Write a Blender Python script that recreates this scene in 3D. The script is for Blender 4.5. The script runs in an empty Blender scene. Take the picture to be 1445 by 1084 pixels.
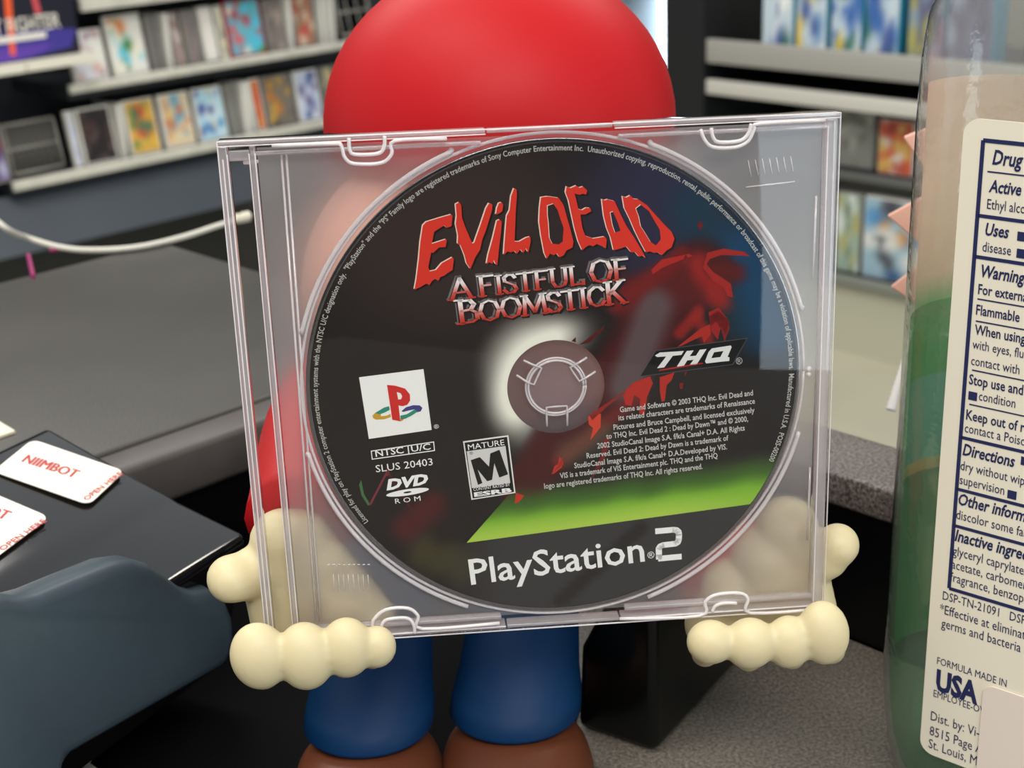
import bpy, bmesh, math, random
from mathutils import Vector, Matrix
from mathutils.geometry import tessellate_polygon

C = bpy.context.scene.collection
SC = bpy.context.scene
PI = math.pi

# ------------------------------------------------------------------ camera
F, CX, CY = 2050.0, 722.5, 542.0            # focal length and centre, in pixels of the 1445x1084 frame
COUNTER = 1.0
CAM = Vector((0, 0, COUNTER + 0.265))
_d = Vector(((955 - CX) / F, (5870 - CY) / F, 1)).normalized()      # straight down, seen from the camera (x right, y down, z ahead)
_Z = -_d
_Y = (Vector((0, 0, 1)) - _d * _d.z).normalized()
_X = _Y.cross(_Z)
R = Matrix((_X, _Y, _Z))                     # camera -> world

cd = bpy.data.cameras.new('camera'); cam = bpy.data.objects.new('camera', cd); C.objects.link(cam)
m3 = R @ Matrix(((1, 0, 0), (0, -1, 0), (0, 0, -1)))
cam.matrix_world = Matrix.Translation(CAM) @ m3.to_4x4()
cd.sensor_width = 36; cd.lens = 36 * F / 1445; cd.clip_start = 0.01; cd.clip_end = 60
cd.dof.use_dof = True; cd.dof.focus_distance = 0.352; cd.dof.aperture_fstop = 24
SC.camera = cam

# ------------------------------------------------------------------ light and exposure
SC.view_settings.view_transform = 'Standard'; SC.view_settings.look = 'None'
SC.view_settings.gamma = 1; SC.view_settings.use_curve_mapping = False
SC.view_settings.exposure = 0.12
SC.cycles.transparent_max_bounces = 24
w = bpy.data.worlds.new('shop_air'); SC.world = w; w.use_nodes = True
w.node_tree.nodes['Background'].inputs[0].default_value = (0.90, 0.95, 1.0, 1)
w.node_tree.nodes['Background'].inputs[1].default_value = 0.62

def area(name, loc, target, sx, sy, power, col):
    l = bpy.data.lights.new(name, 'AREA'); l.shape = 'RECTANGLE'; l.size = sx; l.size_y = sy; l.energy = power; l.color = col
    o = bpy.data.objects.new(name, l); C.objects.link(o); o.location = loc
    o.rotation_euler = (Vector(target) - Vector(loc)).to_track_quat('-Z', 'Y').to_euler()
    return o
WARM = (1.0, 0.92, 0.80)
area('ceiling_light', (-0.7, 0.1, 2.9), (-0.6, 0.3, 0), 1.2, 0.5, 22, WARM)
area('ceiling_light', (0.2, -1.5, 2.9), (0.1, 0.3, 1.1), 1.6, 0.6, 42, (1, .94, .86))
area('ceiling_light', (-1.2, 2.3, 2.9), (-1.2, 2.9, 0), 1.8, 0.5, 48, (1, .96, .88))
area('ceiling_light', (1.2, 2.2, 2.9), (1.2, 2.9, 0), 1.2, 0.5, 27, (1, .96, .86))
area('shop_window', (2.62, -2.5, 1.05), (0.1, 0.4, 1.05), 1.9, 2.1, 52, (0.78, 0.9, 1.0))

# ------------------------------------------------------------------ pixel helpers (design measurements)
def ray(px, py): return R @ Vector(((px - CX) / F, (py - CY) / F, 1))
def at_depth(px, py, d): return CAM + ray(px, py) * d
def at_z(px, py, z):
    r = ray(px, py); return CAM + r * ((z - CAM.z) / r.z)
def on_plane(px, py, P, n):
    r = ray(px, py); return CAM + r * ((P - CAM).dot(n) / r.dot(n))
def hor(vx, vy):
    r = ray(vx, vy); r.z = 0; return r.normalized()

# ------------------------------------------------------------------ materials
def lin(c):
    out = []
    for v in c[:3]:
        v /= 255.0
        out.append(v / 12.92 if v <= .04045 else ((v + .055) / 1.055) ** 2.4)
    return (*out, 1)
def mat(name, rgb, rough=.5, metal=0, spec=.5, noise=0, nscale=60, bump=0, bscale=200, emit=0, coat=0, sss=0):
    m = bpy.data.materials.new(name); m.use_nodes = True; t = m.node_tree; b = t.nodes['Principled BSDF']
    c = lin(rgb)
    b.inputs['Base Color'].default_value = c; b.inputs['Roughness'].default_value = rough
    b.inputs['Metallic'].default_value = metal; b.inputs['Specular IOR Level'].default_value = spec
    b.inputs['Coat Weight'].default_value = coat
    if sss:
        b.inputs['Subsurface Weight'].default_value = sss; b.inputs['Subsurface Radius'].default_value = (.008, .005, .003); b.inputs['Subsurface Scale'].default_value = 1
    if emit:
        b.inputs['Emission Color'].default_value = c; b.inputs['Emission Strength'].default_value = emit
    if noise or bump:
        tc = t.nodes.new('ShaderNodeTexCoord')
    if noise:
        n = t.nodes.new('ShaderNodeTexNoise'); n.inputs['Scale'].default_value = nscale; n.inputs['Detail'].default_value = 5
        t.links.new(tc.outputs['Object'], n.inputs['Vector'])
        r = t.nodes.new('ShaderNodeValToRGB')
        r.color_ramp.elements[0].position = .3; r.color_ramp.elements[1].position = .7
        r.color_ramp.elements[0].color = (*[v * (1 - noise) for v in c[:3]], 1)
        r.color_ramp.elements[1].color = (*[min(1, v * (1 + noise)) for v in c[:3]], 1)
        t.links.new(n.outputs['Fac'], r.inputs['Fac']); t.links.new(r.outputs['Color'], b.inputs['Base Color'])
    if bump:
        n2 = t.nodes.new('ShaderNodeTexNoise'); n2.inputs['Scale'].default_value = bscale; n2.inputs['Detail'].default_value = 3
        t.links.new(tc.outputs['Object'], n2.inputs['Vector'])
        bp = t.nodes.new('ShaderNodeBump'); bp.inputs['Strength'].default_value = bump; bp.inputs['Distance'].default_value = .001
        t.links.new(n2.outputs['Fac'], bp.inputs['Height']); t.links.new(bp.outputs['Normal'], b.inputs['Normal'])
    return m
def vcol(name, rough=.35, spec=.5, coat=0):
    m = mat(name, (128, 128, 128), rough, spec=spec, coat=coat); t = m.node_tree
    a = t.nodes.new('ShaderNodeAttribute'); a.attribute_name = 'Col'
    t.links.new(a.outputs['Color'], t.nodes['Principled BSDF'].inputs['Base Color'])
    return m
def clear(name, tint=(250, 250, 250), gloss=1.0, rough=.03, frost=0, frost_rough=.25, milky=0, bump=0, bscale=300, base=0.0, ior=1.49, frost_ior=1.3, mcol=(238, 239, 241), back=.5):
    """thin transparent plastic: see-through, with a fresnel reflection; frost bends the view through it, milky scatters light"""
    m = bpy.data.materials.new(name); m.use_nodes = True; t = m.node_tree; t.nodes.clear()
    N = t.nodes.new
    out = N('ShaderNodeOutputMaterial'); tr = N('ShaderNodeBsdfTransparent'); tr.inputs[0].default_value = lin(tint)
    gl = N('ShaderNodeBsdfGlossy'); gl.inputs['Roughness'].default_value = rough
    lw_n = N('ShaderNodeLayerWeight'); p5 = N('ShaderNodeMath'); p5.operation = 'POWER'; p5.inputs[1].default_value = 5
    fr = N('ShaderNodeMath'); fr.operation = 'MULTIPLY_ADD'; fr.inputs[1].default_value = .96; fr.inputs[2].default_value = ((ior - 1) / (ior + 1)) ** 2
    t.links.new(lw_n.outputs['Facing'], p5.inputs[0]); t.links.new(p5.outputs[0], fr.inputs[0])
    base_sh = tr.outputs[0]
    if frost:
        rf = N('ShaderNodeBsdfRefraction'); rf.inputs['Roughness'].default_value = frost_rough; rf.inputs['IOR'].default_value = frost_ior
        rf.inputs['Color'].default_value = lin(tint)
        mx = N('ShaderNodeMixShader'); mx.inputs[0].default_value = frost
        t.links.new(base_sh, mx.inputs[1]); t.links.new(rf.outputs[0], mx.inputs[2]); base_sh = mx.outputs[0]
    if milky:
        df = N('ShaderNodeBsdfDiffuse'); df.inputs[0].default_value = lin(mcol)
        tl = N('ShaderNodeBsdfTranslucent'); tl.inputs[0].default_value = lin(mcol)
        m1 = N('ShaderNodeMixShader'); m1.inputs[0].default_value = back; t.links.new(df.outputs[0], m1.inputs[1]); t.links.new(tl.outputs[0], m1.inputs[2])
        mx = N('ShaderNodeMixShader'); mx.inputs[0].default_value = milky
        t.links.new(base_sh, mx.inputs[1]); t.links.new(m1.outputs[0], mx.inputs[2]); base_sh = mx.outputs[0]
    ml = N('ShaderNodeMath'); ml.operation = 'MULTIPLY_ADD'; ml.inputs[1].default_value = gloss; ml.inputs[2].default_value = base; ml.use_clamp = True
    t.links.new(fr.outputs[0], ml.inputs[0])
    ms = N('ShaderNodeMixShader'); t.links.new(ml.outputs[0], ms.inputs[0])
    t.links.new(base_sh, ms.inputs[1]); t.links.new(gl.outputs[0], ms.inputs[2]); t.links.new(ms.outputs[0], out.inputs[0])
    if bump:
        tc = N('ShaderNodeTexCoord'); n2 = N('ShaderNodeTexNoise'); n2.inputs['Scale'].default_value = bscale
        bp = N('ShaderNodeBump'); bp.inputs['Strength'].default_value = bump; bp.inputs['Distance'].default_value = .001
        t.links.new(tc.outputs['Object'], n2.inputs['Vector']); t.links.new(n2.outputs['Fac'], bp.inputs['Height'])
        t.links.new(bp.outputs['Normal'], gl.inputs['Normal'])
        if frost: t.links.new(bp.outputs['Normal'], rf.inputs['Normal'])
    return m

# ------------------------------------------------------------------ mesh helpers
class MB:
    def __init__(s): s.v = []; s.f = []; s.c = []
    def add(s, vs, fs, col=None):
        n = len(s.v); s.v += [Vector(v) for v in vs]; s.f += [[i + n for i in f] for f in fs]
        if col is None: s.c += [(1, 1, 1, 1)] * len(vs)
        elif isinstance(col, list): s.c += [lin(k) for k in col]
        else: s.c += [lin(col)] * len(vs)
        return s
    def box(s, x0, x1, y0, y1, z0, z1, col=None):
        vs = [(x, y, z) for z in (z0, z1) for y in (y0, y1) for x in (x0, x1)]
        return s.add(vs, [(0, 2, 3, 1), (4, 5, 7, 6), (0, 1, 5, 4), (2, 6, 7, 3), (0, 4, 6, 2), (1, 3, 7, 5)], col)
    def prism(s, poly, z0, z1, holes=(), col=None):
        """polygon in xy extruded z0..z1"""
        loops = [[Vector((*p[:2], 0)) for p in poly]] + [[Vector((*p[:2], 0)) for p in h] for h in holes]
        flat = [p for l in loops for p in l]; n = len(flat)
        tris = tessellate_polygon(loops) if holes else [range(n)]
        vs = [(p.x, p.y, z0) for p in flat] + [(p.x, p.y, z1) for p in flat]
        fs = [tuple(t) for t in tris] + [tuple(i + n for i in reversed(t)) for t in tris]
        k = 0
        for l in loops:
            m = len(l)
            fs += [(k + i, k + (i + 1) % m, n + k + (i + 1) % m, n + k + i) for i in range(m)]
            k += m
        return s.add(vs, fs, col)
    def flat(s, poly, z, holes=(), col=None):
        loops = [[Vector((*p[:2], 0)) for p in poly]] + [[Vector((*p[:2], 0)) for p in h] for h in holes]
        flat = [p for l in loops for p in l]
        fs = []
        for a, b, c in tessellate_polygon(loops):
            A, B, D = flat[a], flat[b], flat[c]
            fs.append((a, b, c) if (B - A).cross(D - A).z > 0 else (a, c, b))
        return s.add([(p.x, p.y, z) for p in flat], fs, col)
    def tube(s, pts, r, n=8, col=None, caps=True):
        pts = [Vector(p) for p in pts]; rs = r if isinstance(r, (list, tuple)) else [r] * len(pts)
        vs = []; fs = []; prev = None
        for i, p in enumerate(pts):
            d = (pts[min(i + 1, len(pts) - 1)] - pts[max(i - 1, 0)]).normalized()
            if prev is None:
                a = d.orthogonal().normalized()
            else:
                a = (prev - d * prev.dot(d)).normalized()
            prev = a; b = d.cross(a)
            vs += [p + (a * math.cos(2 * PI * k / n) + b * math.sin(2 * PI * k / n)) * rs[i] for k in range(n)]
        for i in range(len(pts) - 1):
            fs += [(i * n + k, i * n + (k + 1) % n, (i + 1) * n + (k + 1) % n, (i + 1) * n + k) for k in range(n)]
        if caps: fs += [tuple(reversed(range(n))), tuple(range((len(pts) - 1) * n, len(pts) * n))]
        return s.add(vs, fs, col)
    def loft(s, rings, col=None, caps=True):
        n = len(rings[0]); vs = [p for r in rings for p in r]; fs = []
        for i in range(len(rings) - 1):
            fs += [(i * n + k, i * n + (k + 1) % n, (i + 1) * n + (k + 1) % n, (i + 1) * n + k) for k in range(n)]
        if caps: fs += [tuple(reversed(range(n))), tuple(range((len(rings) - 1) * n, len(rings) * n))]
        return s.add(vs, fs, col)
    def ell(s, c, rx, ry, rz, rot=None, nu=24, nv=14, col=None):
        c = Vector(c); vs = []; fs = []
        for j in range(nv + 1):
            t = PI * j / nv
            for i in range(nu):
                p = Vector((rx * math.sin(t) * math.cos(2 * PI * i / nu), ry * math.sin(t) * math.sin(2 * PI * i / nu), rz * math.cos(t)))
                if rot: p = rot @ p
                vs.append(c + p)
        for j in range(nv):
            fs += [(j * nu + i, (j + 1) * nu + i, (j + 1) * nu + (i + 1) % nu, j * nu + (i + 1) % nu) for i in range(nu)]
        return s.add(vs, fs, col)
    def build(s, name, m, parent=None, smooth=False, bevel=0, remesh=0, relax=0, kind=None):
        me = bpy.data.meshes.new(name); me.from_pydata([tuple(v) for v in s.v], [], s.f); me.update()
        at = me.color_attributes.new('Col', 'FLOAT_COLOR', 'POINT')
        at.data.foreach_set('color', [k for c in s.c for k in c])
        bm = bmesh.new(); bm.from_mesh(me)
        if not getattr(s, 'sheet', False):
            bmesh.ops.remove_doubles(bm, verts=bm.verts, dist=1e-7)
            bmesh.ops.recalc_face_normals(bm, faces=bm.faces)
        bm.to_mesh(me); bm.free()
        o = bpy.data.objects.new(name, me); C.objects.link(o)
        if remesh:
            md = o.modifiers.new('m', 'REMESH'); md.mode = 'VOXEL'; md.voxel_size = remesh
            md = o.modifiers.new('s', 'SMOOTH'); md.factor = .5; md.iterations = relax
            dg = bpy.context.evaluated_depsgraph_get(); dg.update()
            me = bpy.data.meshes.new_from_object(o.evaluated_get(dg)); o.modifiers.clear(); o.data = me; me.name = name
        if bevel:
            md = o.modifiers.new('b', 'BEVEL'); md.width = bevel; md.segments = 3; md.limit_method = 'ANGLE'; md.angle_limit = .6
            smooth = True
        o.data.materials.clear(); o.data.materials.append(m)
        if smooth:
            o.data.shade_smooth() if hasattr(o.data, 'shade_smooth') else None
            if bevel or smooth == 'auto':
                o.data.set_sharp_from_angle(angle=math.radians(40)) if not bevel else None
        if parent: o.parent = parent
        if kind: o['kind'] = kind
        return o
def empty(name, loc, rot=None, label=None, cat=None, group=None):
    o = bpy.data.objects.new(name, None); C.objects.link(o); o.empty_display_size = .02
    o.matrix_world = Matrix.Translation(loc) @ (rot.to_4x4() if rot else Matrix())
    tag(o, label, cat, group); return o
def tag(o, label=None, cat=None, group=None, kind=None):
    for k, v in (('label', label), ('category', cat), ('group', group), ('kind', kind)):
        if v: o[k] = v
    return o
def rrect(x0, x1, y0, y1, r, n=6):
    out = []
    for cx, cy, a in ((x1 - r, y1 - r, 0), (x0 + r, y1 - r, PI / 2), (x0 + r, y0 + r, PI), (x1 - r, y0 + r, 1.5 * PI)):
        out += [(cx + r * math.cos(a + PI / 2 * i / n), cy + r * math.sin(a + PI / 2 * i / n)) for i in range(n + 1)]
    return out
def spline(pts, n=6):
    pts = [Vector(p) for p in pts]; P = [pts[0]] + pts + [pts[-1]]; out = []
    for i in range(1, len(P) - 2):
        for k in range(n):
            t = k / n; a, b, c, d = P[i - 1:i + 3]
            out.append(.5 * ((2 * b) + (c - a) * t + (2 * a - 5 * b + 4 * c - d) * t * t + (3 * b - a - 3 * c + d) * t ** 3))
    return out + [pts[-1]]

# lettering: flat outlines from the built-in typeface
_tcache = {}
def glyphs(s, bold=0.0, slant=0.0, spacing=1.0):
    k = (s, bold, slant, spacing)
    if k not in _tcache:
        cu = bpy.data.curves.new('t', 'FONT'); cu.body = s; cu.resolution_u = 2; cu.offset = bold; cu.shear = slant; cu.space_character = spacing
        o = bpy.data.objects.new('t', cu); C.objects.link(o)
        dg = bpy.context.evaluated_depsgraph_get(); dg.update()
        me = bpy.data.meshes.new_from_object(o.evaluated_get(dg))
        _tcache[k] = ([(v.co.x, v.co.y) for v in me.vertices], [tuple(p.vertices) for p in me.polygons])
        bpy.data.objects.remove(o); bpy.data.curves.remove(cu); bpy.data.meshes.remove(me)
    return _tcache[k]
CAPH = max(y for x, y in glyphs('H')[0])
def text_on(mb, s, p0, p1, cap, z, bold=0, slant=0, spacing=1, col=None, width=None):
    """text along p0->p1 (2D, local), fitted to that length, capitals cap high"""
    vs, fs = glyphs(s, bold, slant, spacing)
    if not vs: return
    x0 = min(v[0] for v in vs); x1 = max(v[0] for v in vs)
    p0 = Vector(p0[:2]); p1 = Vector(p1[:2]); d = (p1 - p0); L = d.length; d.normalize(); n = Vector((-d.y, d.x))
    sx = L / (x1 - x0); sy = cap / CAPH
    mb.sheet = True
    mb.add([(*(p0 + d * ((x - x0) * sx) + n * (y * sy)), z) for x, y in vs], fs, col)
def text_free(mb, s, p0, cap, z, bold=0, slant=0, cond=1.0, spacing=1, col=None, d=(1, 0)):
    vs, fs = glyphs(s, bold, slant, spacing)
    x0 = min(v[0] for v in vs); sy = cap / CAPH; d = Vector(d); n = Vector((-d.y, d.x)); p0 = Vector(p0[:2]); mb.sheet = True
    mb.add([(*(p0 + d * ((x - x0) * sy * cond) + n * (y * sy)), z) for x, y in vs], fs, col)

# ------------------------------------------------------------------ the setting
U1 = hor(3000, -400); U2 = -hor(-1480, -155)          # the two directions of the shop's walls and counters
U2 = Vector((-U1.y, U1.x, 0)) * -1                     # square to U1, pointing right and towards the camera
M_floor = mat('floor_tile', (176, 172, 152), .35, noise=.06, nscale=3)
M_wall = mat('dark_wall', (52, 54, 58), .8, noise=.1, nscale=2)
M_blackedge = mat('black_laminate', (24, 25, 27), .45)
MB().box(-6, 6, -4, 9, -.1, 0).build('floor', M_floor, kind='structure')
def wall(name, p, d, L, h, thick, m):
    d = d.normalized(); n = Vector((-d.y, d.x, 0)); b = MB()
    q = [p, p + d * L, p + d * L + n * thick, p + n * thick]
    return b.prism([(v.x, v.y) for v in q], 0, h).build(name, m, kind='structure')
SHL = at_depth(175, 237, 3.7); SHL.z = 0               # a point on the front line of the left shelving
SHR = at_z(1170, 500, 0)                               # a point on the front line of the right shelving
wall('wall_left', SHL - U1 * 2.5 + Vector((-U1.y, U1.x, 0)) * .46, U1, 4.6, 2.9, .1, M_wall)
wall('wall_right', SHR - U2 * .50 + Vector((U1.x, U1.y, 0)) * .42, U2, 3.2, 2.9, .1, M_wall)
MB().box(-2.6, 3.2, -3.19, .3, 0, .006).build('floor_unseen_sheet', mat('unseen_sheet_black', (20, 20, 21), .85), kind='structure')  # unseen black sheet added so lid and disc reflect a dark floor
MB().box(-6, 6, -3.3, -3.2, 0, 2.9).build('wall_front', M_wall, kind='structure')
MB().box(-6, 6, 7.2, 7.3, 0, 2.9).build('wall_back', M_wall, kind='structure')

# counter with its raised edges
LZ = COUNTER + .06
def speckle(name, dark, light, rough, scale):
    m = mat(name, dark, rough); t = m.node_tree; N = t.nodes.new
    tc = N('ShaderNodeTexCoord'); n = N('ShaderNodeTexNoise'); n.inputs['Scale'].default_value = scale; n.inputs['Detail'].default_value = 6; n.inputs['Roughness'].default_value = .75
    r = N('ShaderNodeValToRGB'); r.color_ramp.elements[0].position = .42; r.color_ramp.elements[1].position = .68
    r.color_ramp.elements[0].color = lin(dark); r.color_ramp.elements[1].color = lin(light)
    t.links.new(tc.outputs['Object'], n.inputs['Vector']); t.links.new(n.outputs['Fac'], r.inputs['Fac'])
    t.links.new(r.outputs['Color'], t.nodes['Principled BSDF'].inputs['Base Color'])
    bp = N('ShaderNodeBump'); bp.inputs['Strength'].default_value = .5; bp.inputs['Distance'].default_value = .0006
    t.links.new(n.outputs['Fac'], bp.inputs['Height']); t.links.new(bp.outputs['Normal'], t.nodes['Principled BSDF'].inputs['Normal'])
    return m
M_counter = speckle('speckled_laminate', (78, 74, 68), (146, 138, 127), .5, 900)
M_rough = speckle('glittery_edge', (66, 60, 58), (170, 162, 156), .35, 900)
M_top = mat('worn_black_top', (62, 60, 56), .42, noise=.18, nscale=9, bump=.15, bscale=900)
M_panel = mat('black_panel', (5, 5, 8), .35, spec=.3)
M_black = mat('shade_black', (4, 4, 6), .85, spec=.1)

pl = at_z(190, 655, LZ); pr = at_z(1263, 695, LZ)
# inner corner of the raised edges
den = U1.x * U2.y - U1.y * U2.x
tt = ((pr.x - pl.x) * U2.y - (pr.y - pl.y) * U2.x) / den
KC = pl + U1 * tt; KC.z = 0
def q2(p): return (p.x, p.y)
counter = empty('sales_counter', (KC.x, KC.y, 0), label='dark sales counter with speckled worktop and raised black shelf along its far edges', cat='counter')
def world_part(mb, name, m, root, **k):
    inv = root.matrix_world.inverted(); mb.v = [inv @ v for v in mb.v]
    return mb.build(name, m, root, **k)
A = KC - U1 * .62 ; B = KC + U2 * .75
work = [q2(KC), q2(B), q2(B - U1 * .95), q2(KC - U1 * .95)]
world_part(MB().prism(work, COUNTER - .03, COUNTER), 'worktop', M_counter, counter)
world_part(MB().prism([q2(KC + (U2 - U1) * .02), q2(B - U1 * .02), q2(B - U1 * .80), q2(KC + U2 * .02 - U1 * .80)], .08, COUNTER - .03), 'cabinet_body', M_blackedge, counter)
# left raised shelf: wide black top, a lighter bullnose along the front
LW = .256; n1 = -U2
fr = .018
world_part(MB().prism([q2(KC - U1 * .95 + n1 * fr), q2(KC + n1 * fr + U1 * .02), q2(KC + n1 * LW + U1 * .02), q2(KC - U1 * .95 + n1 * LW)], LZ - .018, LZ), 'raised_top', M_top, counter, bevel=.002)
world_part(MB().prism([q2(KC - U1 * .95), q2(KC), q2(KC + n1 * fr * .96), q2(KC - U1 * .95 + n1 * fr * .96)], LZ - .02, LZ - .0004), 'front_edging', mat('scuffed_edging', (84, 80, 78), .4, noise=.2, nscale=30), counter, bevel=.003)
world_part(MB().prism([q2(KC - U1 * .95 + n1 * .004), q2(KC + n1 * .004), q2(KC + n1 * (LW - .01)), q2(KC - U1 * .95 + n1 * (LW - .01))], COUNTER - .6, LZ - .0205), 'raised_body', M_panel, counter)
# right raised shelf: narrow, with a rough glittery top
world_part(MB().prism([q2(KC + U1 * .0205 - U2 * .02), q2(KC + U1 * .0205), q2(KC), q2(B), q2(B + U1 * .032), q2(KC + U1 * .032 - U2 * .02)], LZ - .012, LZ), 'rough_top_strip', M_rough, counter, bevel=.0015)
world_part(MB().prism([q2(KC + U1 * .001 - U2 * .02), q2(B + U1 * .001), q2(B + U1 * .03), q2(KC + U1 * .03 - U2 * .02)], COUNTER - .6, LZ - .0122), 'raised_body', M_panel, counter)

# thin black sheet added for the shade under the printer and the figure
mt = [at_z(*p, COUNTER) for p in ((-260, 1010), (300, 800), (560, 745), (640, 745), (800, 930), (818, 1000), (806, 1050), (780, 1500), (-260, 1500))]
tag(MB().prism([q2(p) for p in mt], COUNTER, COUNTER + .0008).build('shade_sheet', M_black), 'thin black sheet standing in for the shade under the label printer', 'mat')

# black box behind the figure
c0 = at_z(925, 1067, COUNTER); ea = (at_z(1035, 945, COUNTER) - c0); ea.z = 0; ea.normalize(); eb = Vector((-ea.y, ea.x, 0))
M_gloss = mat('glossy_black_plastic', (5, 8, 7), .22, spec=.3)
bx = MB().loft([[c0, c0 + ea * .085, c0 + ea * .085 + eb * k_, c0 + eb * k_] for k_ in (.028, .026, .011)])
for i_, v_ in enumerate(bx.v): v_.z = COUNTER + (.0004, .030, .060)[i_ // 4]
bx.v = [v_.copy() for v_ in bx.v]
tag(bx.build('black_box', M_gloss, bevel=.003), 'glossy black box with a vertical corner standing behind the blue legs', 'box')

# white cable lying across the raised shelf
cp = [(-60, 255, .03), (0, 316, .02), (40, 336, .006), (90, 350, .002), (140, 353, .002), (200, 348, .002), (260, 334, .002), (300, 321, .002), (332, 311, .002), (352, 306, .002)]
cpts = spline([at_z(x, y, LZ + dz) for x, y, dz in cp])
cb = empty('white_cable', cpts[-1], label='thin white cable curving over the back of the black counter shelf', cat='cable')
mw = mat('white_cord', (205, 203, 192), .5)
world_part(MB().tube(cpts[:-5], .0016, 8), 'cord', mw, cb, smooth=True)
world_part(MB().tube([p + Vector((0, 0, .0005 * (i % 2))) for i, p in enumerate(cpts[-7:])], [.0019, .0032, .0024, .0034, .0026, .0034, .0024], 8), 'plug_end', mat('pale_plug', (222, 216, 196), .5), cb, smooth=True)
for nm, a, b in (('pink_tape', (38, 357), (47, 388)),):
    p, q = at_z(*a, LZ - .02), at_z(*b, LZ - .02)
# scraps on the shelf
tp = empty('pink_tag', at_z(45, 385, LZ + .001), label='tiny magenta plastic tag on the black shelf below the white cable', cat='tag')
mp = mat('magenta_plastic', (150, 40, 100), .5)
world_part(MB().tube([at_z(40, 360, LZ + .001), at_z(47, 390, LZ + .001)], .0012, 6), 'stem', mp, tp)
world_part(MB().tube([at_z(70, 353, LZ + .001), at_z(92, 351, LZ + .001)], .0012, 6), 'bar', mp, tp)

# ------------------------------------------------------------------ colour patches for printed covers
M_cover = vcol('printed_cover', .4)
def cover(mb, w, h, y, palette, seed, x0=0, z0=0, nx=10, nz=14, base=None):
    """a printed sheet in xz at depth y, its picture made of soft coloured patches"""
    rnd = random.Random(seed); base = base or palette[0]
    blobs = [(rnd.random(), rnd.random(), rnd.uniform(.07, .2), rnd.choice(palette)) for _ in range(26)]
    vs = []; cs = []; fs = []
    for j in range(nz + 1):
        for i in range(nx + 1):
            u, v = i / nx, j / nz; c = Vector(base)
            for bu, bv, br, bc in blobs:
                d = math.hypot(u - bu, (v - bv) * 1.3) / br
                c = c.lerp(Vector(bc), max(0, min(1, 1.4 - d)))
            vs.append((x0 + u * w, y, z0 + v * h)); cs.append(tuple(c))
    for j in range(nz):
        for i in range(nx):
            a = j * (nx + 1) + i; fs.append((a, a + 1, a + nx + 2, a + nx + 1))
    mb.sheet = True
    return mb.add(vs, fs, cs)

M_case = {'white': mat('white_case', (212, 210, 202), .35), 'grey': mat('grey_case', (128, 126, 120), .4), 'red': mat('red_case', (170, 30, 45), .35), 'black': mat('black_case', (40, 38, 38), .4), 'blue': mat('blue_case', (60, 130, 170), .35)}
M_lip = mat('shelf_lip', (196, 194, 182), .45, noise=.1, nscale=30)
M_slate = mat('slate_steel', (56, 62, 70), .55, noise=.08, nscale=5)
M_deck = mat('dark_deck', (26, 29, 34), .55)
ROTL = Matrix((U1, Vector((-U1.y, U1.x, 0)), Vector((0, 0, 1)))).transposed()      # shelf frame: x along, y into the wall, z up
def box_root(name, M, x, y, z, lean, turn, label, cat, group):
    root = empty(name, (0, 0, 0), None, label, cat, group)
    root.matrix_world = M @ Matrix.Translation((x, y, z)) @ Matrix.Rotation(turn, 4, 'Z') @ Matrix.Rotation(-lean, 4, 'X')
    return root
def game_case(M, x, z, w, h, t, case, palette, seed, label, group, lean=.16, turn=0, y=.02, full=False):
    r = box_root('game_case', M, x, y + h * math.sin(lean), z + .002, 0, turn, label, 'game case', group)
    r.matrix_world = M @ Matrix.Translation((x, y, z + .001 + t * math.sin(lean))) @ Matrix.Rotation(turn, 4, 'Z') @ Matrix.Rotation(-lean, 4, 'X')
    MB().box(-w / 2, w / 2, 0, t, 0, h).build('case_shell', M_case[case], r, bevel=.002)
    b = 0.002 if full else .006
    if palette: cover(MB(), w - 2 * b, h - 2 * b, -.0006, palette, seed, -w / 2 + b, b).build('cover_sheet', M_cover, r)
    return r

# ---- left shelving
ML = Matrix.Translation(SHL) @ ROTL.to_4x4()
MLi = ML.inverted(); nL = ROTL @ Vector((0, -1, 0))
def sL(px, py, y=0):
    """where a pixel's sight line meets the shelving's front, in its own x, z"""
    p = MLi @ on_plane(px, py, SHL + ROTL @ Vector((0, y, 0)), nL); return p.x, p.z
z2 = (sL(20, 266)[1] + sL(455, 166)[1]) / 2; z1 = (sL(105, 130)[1] + sL(470, 57)[1]) / 2
XL0, XL1 = sL(-120, 270)[0], sL(560, 130)[0] + .12
shelf = empty('shelving_unit', SHL, ROTL, 'long dark shelving unit with pale price rails along the shop wall', 'shelving')
DP = .42
def shelf_at(root, z, x0, x1, lip, y1=DP):
    MB().box(x0, x1, .004, y1, z - .03, z).build('shelf_board', M_deck, root)
    f = MB().box(x0, x1, -.012, .003, z - lip, z + .007).build('price_rail', M_lip, root, bevel=.002)
shelf_at(shelf, z2, sL(18, 268)[0], XL1, .016)
shelf_at(shelf, z1, sL(97, 130)[0], XL1, .014)
z0 = sL(150, 12)[1]; xs0 = sL(112, 12)[0]
shelf_at(shelf, z0 + .03, xs0, XL1, .03)
MB().box(XL0, XL1, .30, .41, .02, 1.75).build('back_panel', M_deck, shelf)
zb = sL(0, 365, -.10)[1]
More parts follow.
